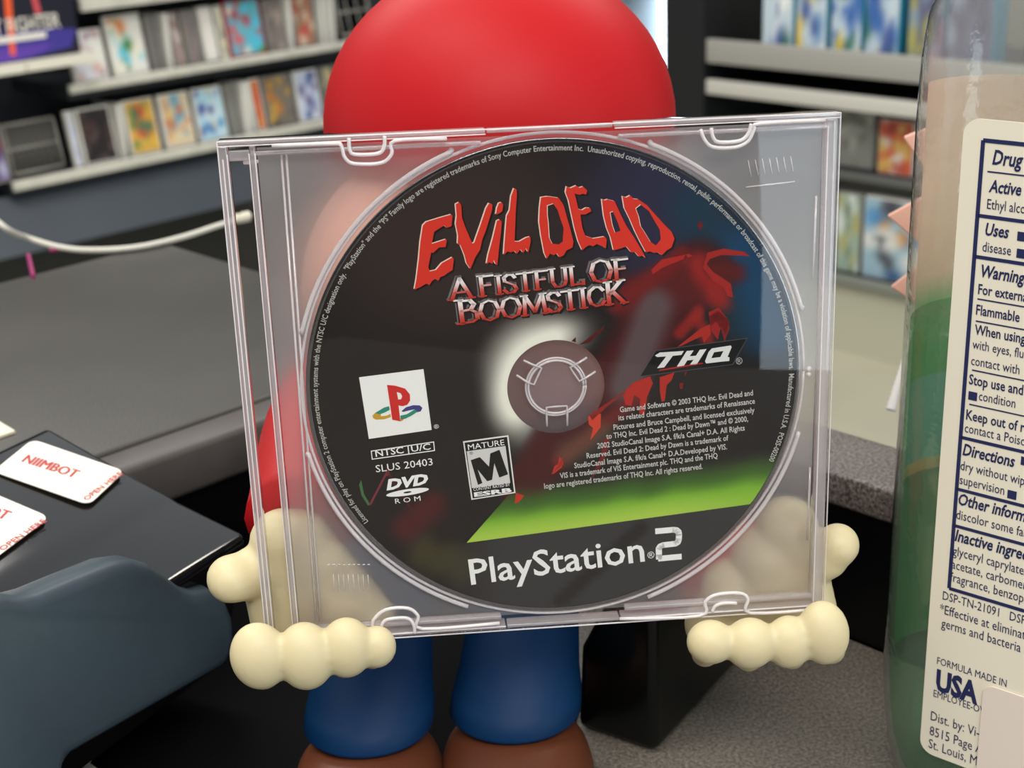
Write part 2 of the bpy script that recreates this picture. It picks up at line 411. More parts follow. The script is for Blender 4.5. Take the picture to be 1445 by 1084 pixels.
# sloping slate base panel below the lowest shelf, then a dark recess
zt, zlow = z2 - .035, sL(150, 330, -.06)[1]
pb = MB().loft([[(XL0, .03, zt), (XL1, .03, zt), (XL1, -.06, zlow), (XL0, -.06, zlow), (XL0, .0, zlow), (XL1, .0, zlow)][k:k + 1][0:1] and [Vector((x, .03, zt)), Vector((x, -.07, zlow)), Vector((x, -.05, zlow)), Vector((x, .05, zt))] for x in (XL0, XL1) for k in (0,)])
pb.build('base_panel', M_slate, shelf)
MB().box(XL0, XL1, .06, .29, .0, zt - .01).build('plinth', M_blackedge, shelf)
for x in (sL(8, 240)[0] - .09, XL1 - .02):
    MB().box(x, x + .03, .262, .298, 0, 1.7).build('upright', M_blackedge, shelf)

W, GR, BK = (226, 224, 216), (120, 118, 112), (34, 30, 32)
gA = 'game cases on the upper shelf'; gB = 'game cases on the lower shelf'
def put(row, pxl, pxr, pyb, case, pal, seed, label, h=.141, t=.016, full=False, lean=.16, spine=False, turn=0):
    z = z1 if row == 1 else z2
    xa, xb = sL(pxl, pyb, .02)[0], sL(pxr, pyb, .02)[0]
    return game_case(ML, (xa + xb) / 2, z, max(.012, xb - xa - .003), h, t if not spine else .12, case, pal, seed, label, gA if row == 1 else gB, 0.0 if spine else lean, turn, full=full)
put(1, 107, 158, 118, 'white', [W, (150, 110, 130), (215, 180, 175), (225, 225, 235)], 3, 'white game case with a mauve and pink cover, first on the upper shelf', h=.125)
put(1, 162, 214, 108, 'white', [W, (215, 120, 60), (120, 150, 80), (90, 190, 215), (230, 225, 205), (70, 120, 60)], 8, 'white game case with an orange and green cover and pale blue title', h=.150)
put(1, 217, 236, 98, 'grey', [(110, 108, 104), (90, 88, 86)], 4, 'narrow grey case with a plain cover beside the orange and green cover')
put(1, 238, 246, 94, 'white', None, 0, 'white case spine standing between two grey covers on the upper shelf', spine=True)
put(1, 247, 266, 92, 'grey', [(150, 130, 125), (200, 190, 185), (110, 80, 75)], 11, 'grey case with a small white and brown picture cover')
put(1, 267, 289, 88, 'grey', [(125, 118, 118), (140, 120, 112), (105, 105, 110)], 12, 'plain taupe game case left of the thick white spine')
put(1, 291, 311, 80, 'white', [W, (235, 215, 210), W], 13, 'thick white game case with faint pink lettering on the upper shelf', spine=False, t=.03)
put(1, 313, 326, 78, 'white', [(225, 215, 180), (60, 55, 50), (200, 190, 150)], 14, 'narrow case with a cream and black figure cover beside the red case')
put(1, 327, 378, 72, 'red', [(95, 180, 200), (70, 140, 60), (215, 90, 90), (235, 220, 200), (80, 190, 220), (180, 60, 70)], 15, 'red game case with a bright turquoise and green cover', h=.150)
put(1, 380, 408, 64, 'grey', [(125, 115, 110), (165, 150, 140), (105, 98, 95)], 16, 'brown grey game case directly right of the red case')
put(1, 409, 416, 60, 'white', None, 0, 'single white case spine right of the brown grey case', spine=True)
put(1, 418, 450, 56, 'grey', [(165, 110, 85), (190, 60, 60), (140, 115, 95), (200, 180, 160)], 17, 'game case with a rust brown and red cover near the end of the upper shelf')
for i, (a, b, l) in enumerate(((453, 459, 'first'), (461, 467, 'middle'), (469, 475, 'last'))):
    put(1, a, b, 47 - i, 'white', None, 0, f'white case spine, {l} of the three upright spines before the wire rack', spine=True)
put(2, -22, 20, 262, 'grey', [(90, 70, 110), (130, 40, 50), (170, 170, 200), (60, 40, 70)], 20, 'game case with a purple and red cover cut by the edge of the shelf')
put(2, 122, 172, 238, 'white', [(38, 32, 34), (70, 50, 48), (30, 28, 30), (90, 75, 72)], 21, 'white framed game case with a near black cover', full=False)
put(2, 108, 121, 243, 'white', [(190, 200, 235), W, (150, 155, 180)], 26, 'narrow white case with a pale lilac stripe left of the black cover')
put(2, 175, 184, 232, 'white', None, 0, 'white case spine between the black cover and the yellow cover', spine=True)
put(2, 187, 232, 222, 'white', [(215, 170, 70), (190, 80, 60), (90, 130, 80), (230, 200, 90), (210, 110, 50), (70, 120, 90)], 22, 'game case with a yellow and orange cover and green patches')
put(2, 236, 280, 210, 'white', [(220, 200, 165), (205, 120, 80), (90, 160, 200), (190, 130, 100), (225, 195, 120)], 23, 'game case with an orange tan cover and a patch of blue sky')
put(2, 283, 326, 199, 'white', [(175, 215, 230), (60, 120, 180), (205, 220, 225), (70, 70, 140), (200, 190, 160)], 24, 'game case with an icy light blue cover and dark blue title')
put(2, 328, 344, 191, 'grey', [(120, 120, 114), (135, 134, 128)], 25, 'blank grey case right of the light blue cover')
put(2, 346, 361, 184, 'white', None, 0, 'thick white case spine right of the blank grey case', spine=True)
put(2, 362, 378, 178, 'white', [(215, 110, 40), (190, 40, 35), (40, 40, 42), (225, 150, 60)], 27, 'narrow case with a fiery orange red cover')
put(2, 380, 421, 172, 'grey', [(120, 110, 100), (205, 160, 60), (70, 60, 60), (190, 120, 50)], 28, 'game case with a charcoal and gold cover')
put(2, 424, 458, 164, 'white', [(190, 200, 220), (120, 110, 150), (80, 100, 150), (220, 225, 230)], 29, 'game case with a lavender and steel blue cover')
put(2, 460, 495, 155, 'grey', [(110, 105, 100), (205, 190, 140), (60, 58, 60)], 30, 'game case with a dark grey and straw cover, last before the red dome')
# wire racks
M_wire = mat('grey_wire', (138, 136, 128), .45)
def wire_rack(pa, pb, pt, z, label, nb=7, y=-.004, lean=.2):
    xa, xb = sL(*pa)[0], sL(*pb)[0]; h = sL(*pt)[1] - z; r = empty('wire_rack', (0, 0, 0), None, label, 'wire rack')
    r.matrix_world = ML @ Matrix.Translation((xa, y + .026, z + .007)) @ Matrix.Rotation(-lean, 4, 'X'); w = xb - xa
    f = MB()
    for a, b in (((0, 0, 0), (w, 0, 0)), ((0, 0, h), (w, 0, h)), ((0, 0, h * .5), (w, 0, h * .5)), ((0, 0, 0), (0, 0, h)), ((w, 0, 0), (w, 0, h))):
        f.tube([a, b], .0042, 6)
    f.build('frame', M_wire, r, smooth=True)
    for i in range(1, nb):
        MB().tube([(w * i / nb, .005, 0), (w * i / nb, .005, h)], .003, 6).build('bar', M_wire, r, smooth=True)
    return r
wire_rack((27, 258), (97, 240), (60, 176), z2 + .01, 'grey wire rack of upright bars at the start of the lower shelf', 8)
wire_rack((489, 42), (532, 34), (500, -12), z1 + .01, 'empty grey wire rack at the end of the upper shelf behind the red dome', 3)
# poster sign on its own ledge
xa, xb = sL(-90, 112, -.03)[0], sL(112, 70, -.03)[0]; zs = sL(60, 82, -.03)[1]
zt = sL(60, -60, -.03)[1]
MB().box(xa, sL(30, 92, -.03)[0] - .004, -.06, -.012, zs - .022, zs).build('price_rail', mat('cream_rail', (220, 216, 200), .4), shelf)
MB().box(sL(30, 92, -.03)[0], xb + .02, -.06, -.012, zs - .022, zs).build('price_rail', mat('cream_rail', (220, 216, 200), .4), shelf)
MB().box(xa, sL(90, 130)[0] - .02, -.0115, .298, zs - .024, zs - .002).build('shelf_board', M_deck, shelf)
sg = empty('poster_sign', ML @ Vector((xa, -.035, zs + .001)), ROTL, 'dark navy poster sign with white block lettering standing on a cream rail', 'sign')
sw, sh = xb - xa, zt - zs
MB().box(0, sw, 0, .012, 0, sh).build('board', mat('navy_board', (22, 22, 38), .4), sg)
art = MB(); art.sheet = True
def sg_xy(px, py):
    x, z = sL(px, py, -.035); return max(.002, min(x - xa, xb - xa - .002)), max(.003, z - zs - .001)
def sgpoly(pts, col, y=-.001):
    q = [sg_xy(*p) for p in pts]; n = len(art.v)
    art.flat(q, 0, col=col); art.v[n:] = [Vector((v.x, y, v.y)) for v in art.v[n:]]
sgpoly([(-80, 105), (-80, 60), (60, 40), (112, 40), (100, 66), (40, 82)], (62, 52, 140), -.0008)
sgpoly([(-10, 90), (-10, 70), (75, 60), (60, 72), (30, 84)], (90, 60, 160), -.001)
sgpoly([(4, -20), (14, -20), (18, 30), (22, 78), (14, 78), (8, 30)], (232, 92, 48), -.0015)
sgpoly([(42, -10), (50, -8), (58, 18), (50, 20)], (205, 80, 90), -.0015)
sgpoly([(-30, 40), (0, 20), (4, 60), (-30, 70)], (60, 30, 90), -.0012)
art.build('printed_art', M_cover, sg)
let = MB()
p0, p1 = sg_xy(-62, 60), sg_xy(85, 38)
capz = (sg_xy(40, 23)[1] - sg_xy(40, 44)[1])
zz_ = sg_xy(55, 42)[1]; text_on(let, 'STREET FIGHTER', (p0[0], zz_), (p1[0], zz_), capz, 0, bold=.008)
zz = sg_xy(40, 56)[1]
let.flat([(sg_xy(-76, 60)[0], zz), (sg_xy(64, 46)[0], zz), (sg_xy(64, 46)[0], zz + .014), (sg_xy(-76, 60)[0], zz + .014)], 0)
let.v = [Vector((v.x, -.002, v.y)) for v in let.v]
let.build('block_lettering', mat('sign_white', (226, 222, 212), .5), sg)

# ---- right shelving
ROTR = Matrix((U2, Vector((U1.x, U1.y, 0)), Vector((0, 0, 1)))).transposed()
MR = Matrix.Translation(SHR) @ ROTR.to_4x4(); MRi = MR.inverted(); nR = ROTR @ Vector((0, -1, 0))
def sR(px, py, y=0):
    p = MRi @ on_plane(px, py, SHR + ROTR @ Vector((0, y, 0)), nR); return p.x, p.z
rs = empty('shelving_unit', SHR, ROTR, 'dark steel shelving unit with grey shelf fronts and a pale base behind the bottle', 'shelving')
xr0, xr1 = sR(1000, 200)[0], sR(1600, 250)[0]
M_bar = mat('grey_shelf_front', (158, 156, 150), .45); M_base = mat('pale_base', (182, 180, 160), .5)
ztop = sR(1150, 84)[1]; zsec = sR(1150, 137)[1]; zmid = sR(1240, 257)[1]; zlo = sR(1230, 404)[1]
def rshelf(z, hi, lo, m, y0=0):
    MB().box(xr0, xr1, y0 + .006, .38, z - .025, z).build('shelf_board', M_deck, rs)
    MB().box(xr0, xr1, y0 - .014, y0 + .005, z - lo, z + hi).build('shelf_front', m, rs, bevel=.003)
rshelf(ztop, .028, .03, M_bar); rshelf(zsec, .016, .02, mat('pale_shelf_front', (196, 194, 186), .4))
rshelf(zmid, .0, .02, mat('dull_shelf_front', (92, 93, 92), .5), .06); rshelf(zlo, .004, .02, mat('dim_shelf_front', (120, 124, 116), .5), .03)
MB().box(xr0, xr1, .04, .38, .0, zlo - .026).build('base_panel', M_base, rs)
MB().box(xr0, xr1, .385, .41, 0, 1.9).build('back_panel', mat('beige_back_panel', (136, 133, 118), .6), rs)
xq = sR(945, 100)[0]
MB().box(xq, xr0 - .002, -.02, .40, 0, 2.0).build('end_panel', mat('black_end_panel', (22, 23, 26), .5), rs)
def rbox(name, pl_, pr_, pyb, z, h, d, colr, pal, seed, label, cat, group, y=.03):
    xa, xb = sR(pl_, pyb, y)[0], sR(pr_, pyb, y)[0]; wd = xb - xa - .004
    r = empty(name, (0, 0, 0), None, label, cat, group); r.matrix_world = MR @ Matrix.Translation(((xa + xb) / 2, y, z + .001))
    MB().box(-wd / 2, wd / 2, 0, d, 0, h).build('carton', M_case[colr] if isinstance(colr, str) else colr, r, bevel=.002)
    cover(MB(), wd - .006, h - .006, -.0008, pal, seed, -wd / 2 + .003, .003).build('front_print', M_cover, r)
    return r
gR = 'colourful cartons on the top grey shelf'
PK = [(190, 205, 215), (70, 90, 150), (225, 190, 70), (110, 150, 190), (60, 110, 90), (235, 235, 230), (60, 100, 170)]
mb_ = mat('turquoise_carton', (40, 130, 160), .4)
for i, (a, b, sd, lb, pal) in enumerate(((1074, 1120, 41, 'turquoise sided carton with a yellow and white print, first on the top grey shelf', PK), (1121, 1167, 45, 'turquoise sided carton with a white and navy print, second on the top grey shelf', PK), (1170, 1216, 46, 'turquoise sided carton with a mixed blue print, third on the top grey shelf', PK), (1217, 1268, 47, 'turquoise sided carton with a green cornered print, fourth on the top grey shelf', PK),
        (1277, 1330, 43, 'dark purple and grey printed carton, second from the bottle edge', [(90, 90, 120), (60, 55, 95), (130, 150, 170), (170, 165, 90), (150, 150, 165)]), (1332, 1400, 44, 'dark violet carton partly hidden by the clear bottle top', [(80, 80, 115), (50, 48, 80), (150, 160, 180)]))):
    rbox('game_carton', a, b, 70 + (a - 1074) * .1, ztop + .0, .26, .06, mb_, pal, sd, lb, 'carton', gR)
rbox('boxed_figure', 1236, 1288, 252, zmid, .13, .05, 'white', [(200, 90, 60), (220, 215, 205), (160, 50, 45), (210, 170, 90)], 48, 'small boxed toy with a red and orange front on the dull middle shelf', 'box', None, .08)
rbox('clear_pack', 1178, 1232, 250, zmid, .15, .04, 'grey', [(130, 130, 124), (165, 165, 158), (105, 105, 100)], 49, 'grey see-through pack hanging beside the red boxed toy', 'pack', None, .09)
rbox('game_case', 1176, 1212, 398, zlo, .2, .03, 'grey', [(150, 170, 155), (110, 125, 105), (205, 215, 210), (170, 165, 110)], 50, 'glittery pale green game case on the lowest shelf next to the disc case', 'game case', 'cases on the lowest right shelf', .06)
rbox('game_case', 1214, 1300, 404, zlo, .2, .03, 'white', [(150, 180, 195), (60, 90, 130), (200, 130, 60), (90, 150, 200), (215, 215, 210), (70, 70, 80)], 51, 'game case with a blue and orange swirling cover on the lowest shelf', 'game case', 'cases on the lowest right shelf', .06)
rbox('game_case', 1302, 1370, 414, zlo, .2, .03, 'grey', [(120, 130, 140), (90, 100, 120)], 52, 'blue grey game case on the lowest shelf behind the pink points', 'game case', 'cases on the lowest right shelf', .06)
xg = sR(1160, 450)[0]

# lit display cooler far behind
cc = at_depth(925, 100, 5.6); cc.z = 0
co = empty('display_cooler', cc, None, 'brightly lit display cooler glowing far behind the red dome', 'cooler')
MB().box(-.75, .12, .1, .6, 0, 1.75).build('cabinet', mat('cooler_interior', (150, 165, 175), .5), co)
MB().box(.121, .22, 0, .6, 0, 1.75).build('door_frame', mat('cooler_frame', (28, 30, 34), .4), co)
xt = (at_depth(941, 100, 5.6) - cc).x
MB().box(xt - .022, xt + .022, .03, .07, .2, 1.7).build('light_tube', mat('tube_glow', (235, 245, 255), .5, emit=6), co)
for i, z in enumerate((.35, .65, .95, 1.25)):
    MB().box(-.7, xt - .03, .0, .098, z - .012, z).build('shelf', mat('cooler_shelf', (180, 190, 196), .4), co)
rnd = random.Random(7)
for k, z in enumerate((.65, .95, 1.25)):
    for i, px in enumerate((890, 905, 919)):
        x = (at_depth(px, 100, 5.6) - cc).x; cl = [(70, 130, 190), (60, 90, 160), (170, 200, 215), (90, 170, 190)][(i + k) % 4]
        b = MB(); b.loft([[Vector((r * math.cos(2 * PI * a / 12), r * math.sin(2 * PI * a / 12), zz)) for a in range(12)] for r, zz in ((.022, 0), (.024, .01), (.024, .13), (.01, .17), (.01, .19))])
        o = b.build('drink_bottle', mat('drink_blue', cl, .3), smooth=True); o.location = cc + Vector((x, .045, z + .001))
        row = ('lower', 'middle', 'upper')[k]; pos = ('first', 'second', 'third')[i]
        tag(o, f'small blue drink bottle, {pos} on the {row} cooler shelf', 'bottle', 'bottles in the lit cooler')

# ------------------------------------------------------------------ disc case: its own frame, x right, y up, z towards the viewer, in metres
mmv = .001
_w = Vector((.31575, -.06892, -.04779)); _t = Vector((6.8145, 1.0159, 350.857)) * mmv
CASE_M = Matrix.Translation(CAM + R @ _t) @ (R @ Matrix.Rotation(_w.length, 3, _w.normalized()) @ Matrix(((1, 0, 0), (0, -1, 0), (0, 0, -1)))).to_4x4()
CASE_I = CASE_M.inverted()
_co = CASE_I @ CAM; _cr = CASE_I.to_3x3()
def L(px, py, z=0.0):
    """a point of the case's own plane at height z (metres)"""
    d = _cr @ ray(px, py); return _co + d * ((z - _co.z) / d.z)
def L2(px, py): p = L(px, py); return (p.x, p.y)
def crop(ox, oy, s): return lambda x, y: L2(ox + x / s, oy + y / s)

CW, CH = .0710, .0632                      # half width and half height
jewel = empty('disc_case', (0, 0, 0), None, 'clear slim plastic disc case held up by two cream hands', 'disc case'); jewel.matrix_world = CASE_M
M_lid = clear('clear_lid', (252, 252, 252), gloss=1.0, rough=.02)
M_edge = clear('clear_moulding', (242, 238, 240), gloss=1.6, rough=.10, milky=.30, base=.05, back=.12, mcol=(250, 246, 246))
M_line = clear('moulded_line', (244, 240, 243), gloss=1.0, rough=.15, milky=.60, base=.04, back=.12, mcol=(250, 246, 246))
M_frost = clear('frosted_tray', (250, 248, 250), gloss=.6, rough=.35, frost=.78, frost_rough=.9, frost_ior=1.12, milky=.19, mcol=(240, 238, 240), back=.4)
M_back = clear('tray_back', (252, 252, 252), gloss=.5, rough=.2)
HINGE = L(384, 540).x
TL, TR, TB, TT = HINGE, CW - .0016, -CH + .0022, CH - .0024
# lid: a flat window with lips along the top and the bottom and a spine on the left
MB().box(-CW, CW, -CH, CH, .0017, .0026).build('lid_window', M_lid, jewel, bevel=.0003)
lip = []
def bars(name, rects, z0, z1, m, bev=.0003):
    for r in rects: MB().box(*r, z0, z1).build(name, m, jewel, bevel=bev)
xm1, xm2 = L(684, 180).x, L(865, 172).x
bars('lid_lip', [(-CW, xm1, CH - .0011, CH), (xm2, CW, CH - .0011, CH), (-CW, xm1, -CH, -CH + .0011), (xm2, CW, -CH, -CH + .0011)], -.0026, .00165, M_edge)
bars('lid_lip', [(xm1 + .0003, xm2 - .0003, CH - .0011, CH - .0002), (xm1 + .0003, xm2 - .0003, -CH + .0002, -CH + .0011)], -.0024, .00165, M_edge)
bars('tray_rail', [(HINGE, xm1 - .001, TT - .0014, TT - .0004), (xm2 + .001, TR, TT - .0014, TT - .0004), (HINGE, xm1 - .001, TB + .0004, TB + .0014), (xm2 + .001, TR, TB + .0004, TB + .0014)], -.0014, .0012, M_edge)
bars('spine_wall', [(-CW, -CW + .0021, -CH + .0012, CH - .0012)], -.0026, .00165, M_edge, .0005)
bars('spine_line', [(-CW + .0009, -CW + .0012, -CH + .004, CH - .004)], .0027, .0029, M_line, .0001)
bars('tray_wall', [(HINGE - .0002, HINGE + .0011, -CH + .0014, CH - .0014)], -.0026, .0014, M_edge, .0003)
bars('tray_wall', [(CW - .0030, CW - .0002, -CH + .0014, CH - .0014)], -.0026, .0014, M_edge, .0006)
bars('edge_highlight', [(-CW - .00005, -CW + .00025, -CH, CH), (-CW + .0019, -CW + .0022, -CH + .001, CH - .003), (HINGE - .0003, HINGE - .00005, -CH + .001, CH - .003), (HINGE + .0010, HINGE + .0013, -CH + .001, CH - .003), (CW - .0002, CW + .00005, -CH, CH), (CW - .0031, CW - .0028, -CH + .002, CH - .003)], .0022, .0027, M_line, .0001)  # whitish slivers added as bright highlights along the bar edges
bars('edge_highlight', [(-CW, CW, CH - .0002, CH + .00005), (-CW, xm1, CH - .0013, CH - .00105), (xm2, CW, CH - .0013, CH - .00105), (-CW, CW, -CH - .00005, -CH + .0002), (-CW, xm1, -CH + .00105, -CH + .0013), (xm2, CW, -CH + .00105, -CH + .0013)], .0022, .0027, M_line, .0001)
# corner bridge of the hinge
x318 = -CW + .0022
bars('hinge_bridge', [(x318, HINGE - .0003, CH - .0048, CH - .0024)], -.0012, .0012, M_edge)
bars('hinge_bridge', [(x318 + .003, x318 + .006, CH - .0058, CH - .0048), (x318 + .0065, HINGE - .001, CH - .0056, CH - .0048)], -.0012, .0006, M_line)
# tray: frosted back panel with a raised hub
tray = MB().box(HINGE + .0012, TR - .0015, TB, TT, -.0026, -.0018).build('tray', M_frost, jewel)
tray.data.materials.append(M_back)
for p_ in tray.data.polygons: p_.material_index = 0 if p_.normal.z > .5 else 1
HX, HY = .003818, .00012
def circ(r, n=64, cx=None, cy=None, a0=0, a1=2 * PI): return [((HX if cx is None else cx) + r * math.cos(a0 + (a1 - a0) * i / n), (HY if cy is None else cy) + r * math.sin(a0 + (a1 - a0) * i / n)) for i in range(n + (0 if abs(a1 - a0 - 2 * PI) < 1e-6 else 1))]
def arc_tube(name, cx, cy, r, a0, a1, z, rr, m, par, n=40, nn=8):
    pts = [(cx + r * math.cos(a0 + (a1 - a0) * i / n), cy + r * math.sin(a0 + (a1 - a0) * i / n), z) for i in range(n + 1)]
    return MB().tube(pts, rr, nn).build(name, m, par, smooth=True)
DX, DY = .003818, .00012                       # disc centre
def ang(px, py): p = L(px, py); return math.atan2(p.y - DY, p.x - DX)
RR = .0615
for a, b in (((425, 472), (636, 212)), ((918, 198), (1128, 440)), ((440, 640), (660, 858)), ((915, 845), (1128, 610))):
    A0, A1 = ang(*a), ang(*b)
    if b[0] == 1128 and a[0] == 915: A1 = A1
    d = (A1 - A0 + PI) % (2 * PI) - PI
    arc_tube('ring_ridge', DX, DY, RR + .0006, A0, A0 + d, -.0004, .00055, M_line, jewel)
arc_tube('ring_wall', DX, DY, RR - .0004, 0, 2 * PI, -.0013, .0004, M_line, jewel, 120)
# thumb tabs: U-shaped ribs on the top and the bottom edge
def tab(pts_px, name='thumb_tab', r=.00045):
    pts = [(*L2(*p), .0029) for p in pts_px]
    return MB().tube(spline([Vector(p) for p in pts], 4), r, 8).build(name, M_line, jewel, smooth=True)
tab([(385, 203), (470, 200), (482, 203), (487, 219), (500, 228), (538, 227), (553, 214), (557, 196), (630, 193)])
tab([(493, 192), (494, 208), (501, 215), (533, 214), (542, 205), (543, 189)])
tab([(985, 180), (991, 195), (1003, 205), (1034, 205), (1052, 196), (1060, 180), (1068, 172), (1160, 167)])
tab([(1000, 178), (1003, 192), (1012, 198), (1040, 196), (1052, 186), (1056, 172)])
tab([(450, 893), (520, 890), (527, 868), (545, 853), (575, 851), (590, 862), (596, 880), (704, 872)])
tab([(537, 888), (540, 872), (550, 866), (575, 865), (584, 876), (585, 886)])
tab([(872, 866), (984, 862), (992, 842), (1008, 832), (1040, 830), (1052, 838), (1055, 858), (1150, 853)])
tab([(1002, 856), (1006, 848), (1018, 844), (1036, 844)])
# stops, nubs and slot lines
def line(name, a, b, r=.0003, z=-.0012, m=None): return MB().tube([(*L2(*a), z), (*L2(*b), z)], r, 6).build(name, m or M_line, jewel, smooth=True)
line('slot_line', (396, 215), (446, 880)); line('slot_line', (403, 215), (452, 880))
line('slot_line', (1154, 278), (1149, 395)); line('slot_line', (1145, 662), (1141, 765))
for p in ((1149, 396), (1145, 661), (1141, 766), (1124, 438), (636, 212), (918, 203), (427, 470), (441, 641), (1142, 522), (1140, 530)):
    q = L2(*p)
    if (q[0] - DX) ** 2 + (q[1] - DY) ** 2 < .0635 ** 2: a_ = math.atan2(q[1] - DY, q[0] - DX); q = (DX + (RR + .0008) * math.cos(a_), DY + (RR + .0008) * math.sin(a_)); MB().ell((*q, -.0008), .0007, .0007, .0006, nu=12, nv=8).build('nub', M_line, jewel, smooth=True)
for i in range(9):
    line('embossed_mark', (462 + i * 7, 801), (466 + i * 7, 800.6), .00016, -.0016)
for i in range(8):
    line('embossed_mark', (470 + i * 7, 815), (471 + i * 7, 838), .00012, -.0016)
for i in range(7):
    line('embossed_mark', (1058 + i * 10, 228 - i), (1062 + i * 10, 250 - i), .00012, -.0016)
line('embossed_mark', (1055, 266), (1124, 258), .0002, -.0016)
# hub
hubm = MB(); hubm.prism(circ(.0073), -.0018, -.0002)
hubm.build('hub', clear('hub_plastic', (238, 230, 232), gloss=1.2, rough=.15, frost=.4, frost_rough=.2, milky=.16, mcol=(244, 226, 226)), jewel, smooth=True, bevel=.0003)
arc_tube('hub_ring', HX, HY, .0067, 0, 2 * PI, .0001, .0003, M_line, jewel, 48)
arc_tube('hub_ring', HX, HY, .0073, 0, 2 * PI, -.0001, .00025, M_line, jewel, 48)
_h = L2(781, 543); cH = lambda x, y: tuple(Vector(crop(640, 440, 5.419)(x, y)) + Vector((HX - _h[0], HY - _h[1])))
for pts in ([(515, 352), (600, 392), (652, 410), (625, 470), (597, 538), (548, 522), (462, 465)], [(1000, 330), (935, 372), (872, 405), (905, 460), (940, 512), (985, 490), (1065, 437)], [(695, 855), (692, 790), (692, 712), (770, 705), (845, 700), (850, 765), (850, 850)]):
    MB().tube([(*cH(*p), .0004) for p in pts], .00028, 8).build('hub_claw', M_line, jewel, smooth=True)
    k = pts[2:5]
    MB().tube([(*cH(*p), .00035) for p in pts[1:6]], .00012, 6).build('claw_slot_shade', mat('claw_shadow', (60, 46, 60), .4), jewel)  # dark lines put in as colour for the shade round the claws

# ------------------------------------------------------------------ the disc
disc = empty('game_disc', (0, 0, 0), None, 'black game disc with dripping red title, green band and white print inside the clear case', 'disc')
disc.matrix_world = CASE_M
M_poly = clear('disc_polycarbonate', (244, 238, 240), gloss=1.0, rough=.03)
RIN = .0118; ROUT = .0600
def ring(mb, r0, r1, z0, z1, n=160):
    def cc_(r, z): return [(DX + r * math.cos(2 * PI * i / n), DY + r * math.sin(2 * PI * i / n), z) for i in range(n)]
    vs = cc_(r0, z0) + cc_(r1, z0) + cc_(r1, z1) + cc_(r0, z1); fs = []
    for i in range(n):
        j = (i + 1) % n
        for k in range(4): fs.append((k * n + i, k * n + j, ((k + 1) % 4) * n + j, ((k + 1) % 4) * n + i))
    return mb.add(vs, fs)
ring(MB(), .0077, RIN, -.0011, 0).build('clear_centre', M_poly, disc)
mr = mat('disc_rim', (150, 150, 155), .18, metal=1.0)
try:
    mr.node_tree.nodes['Principled BSDF'].inputs['Thin Film Thickness'].default_value = 520
    mr.node_tree.nodes['Principled BSDF'].inputs['Thin Film IOR'].default_value = 1.6
except Exception: pass
ring(MB(), .0589, ROUT, -.0011, -.00002).build('rim', mr, disc, bevel=.0002)
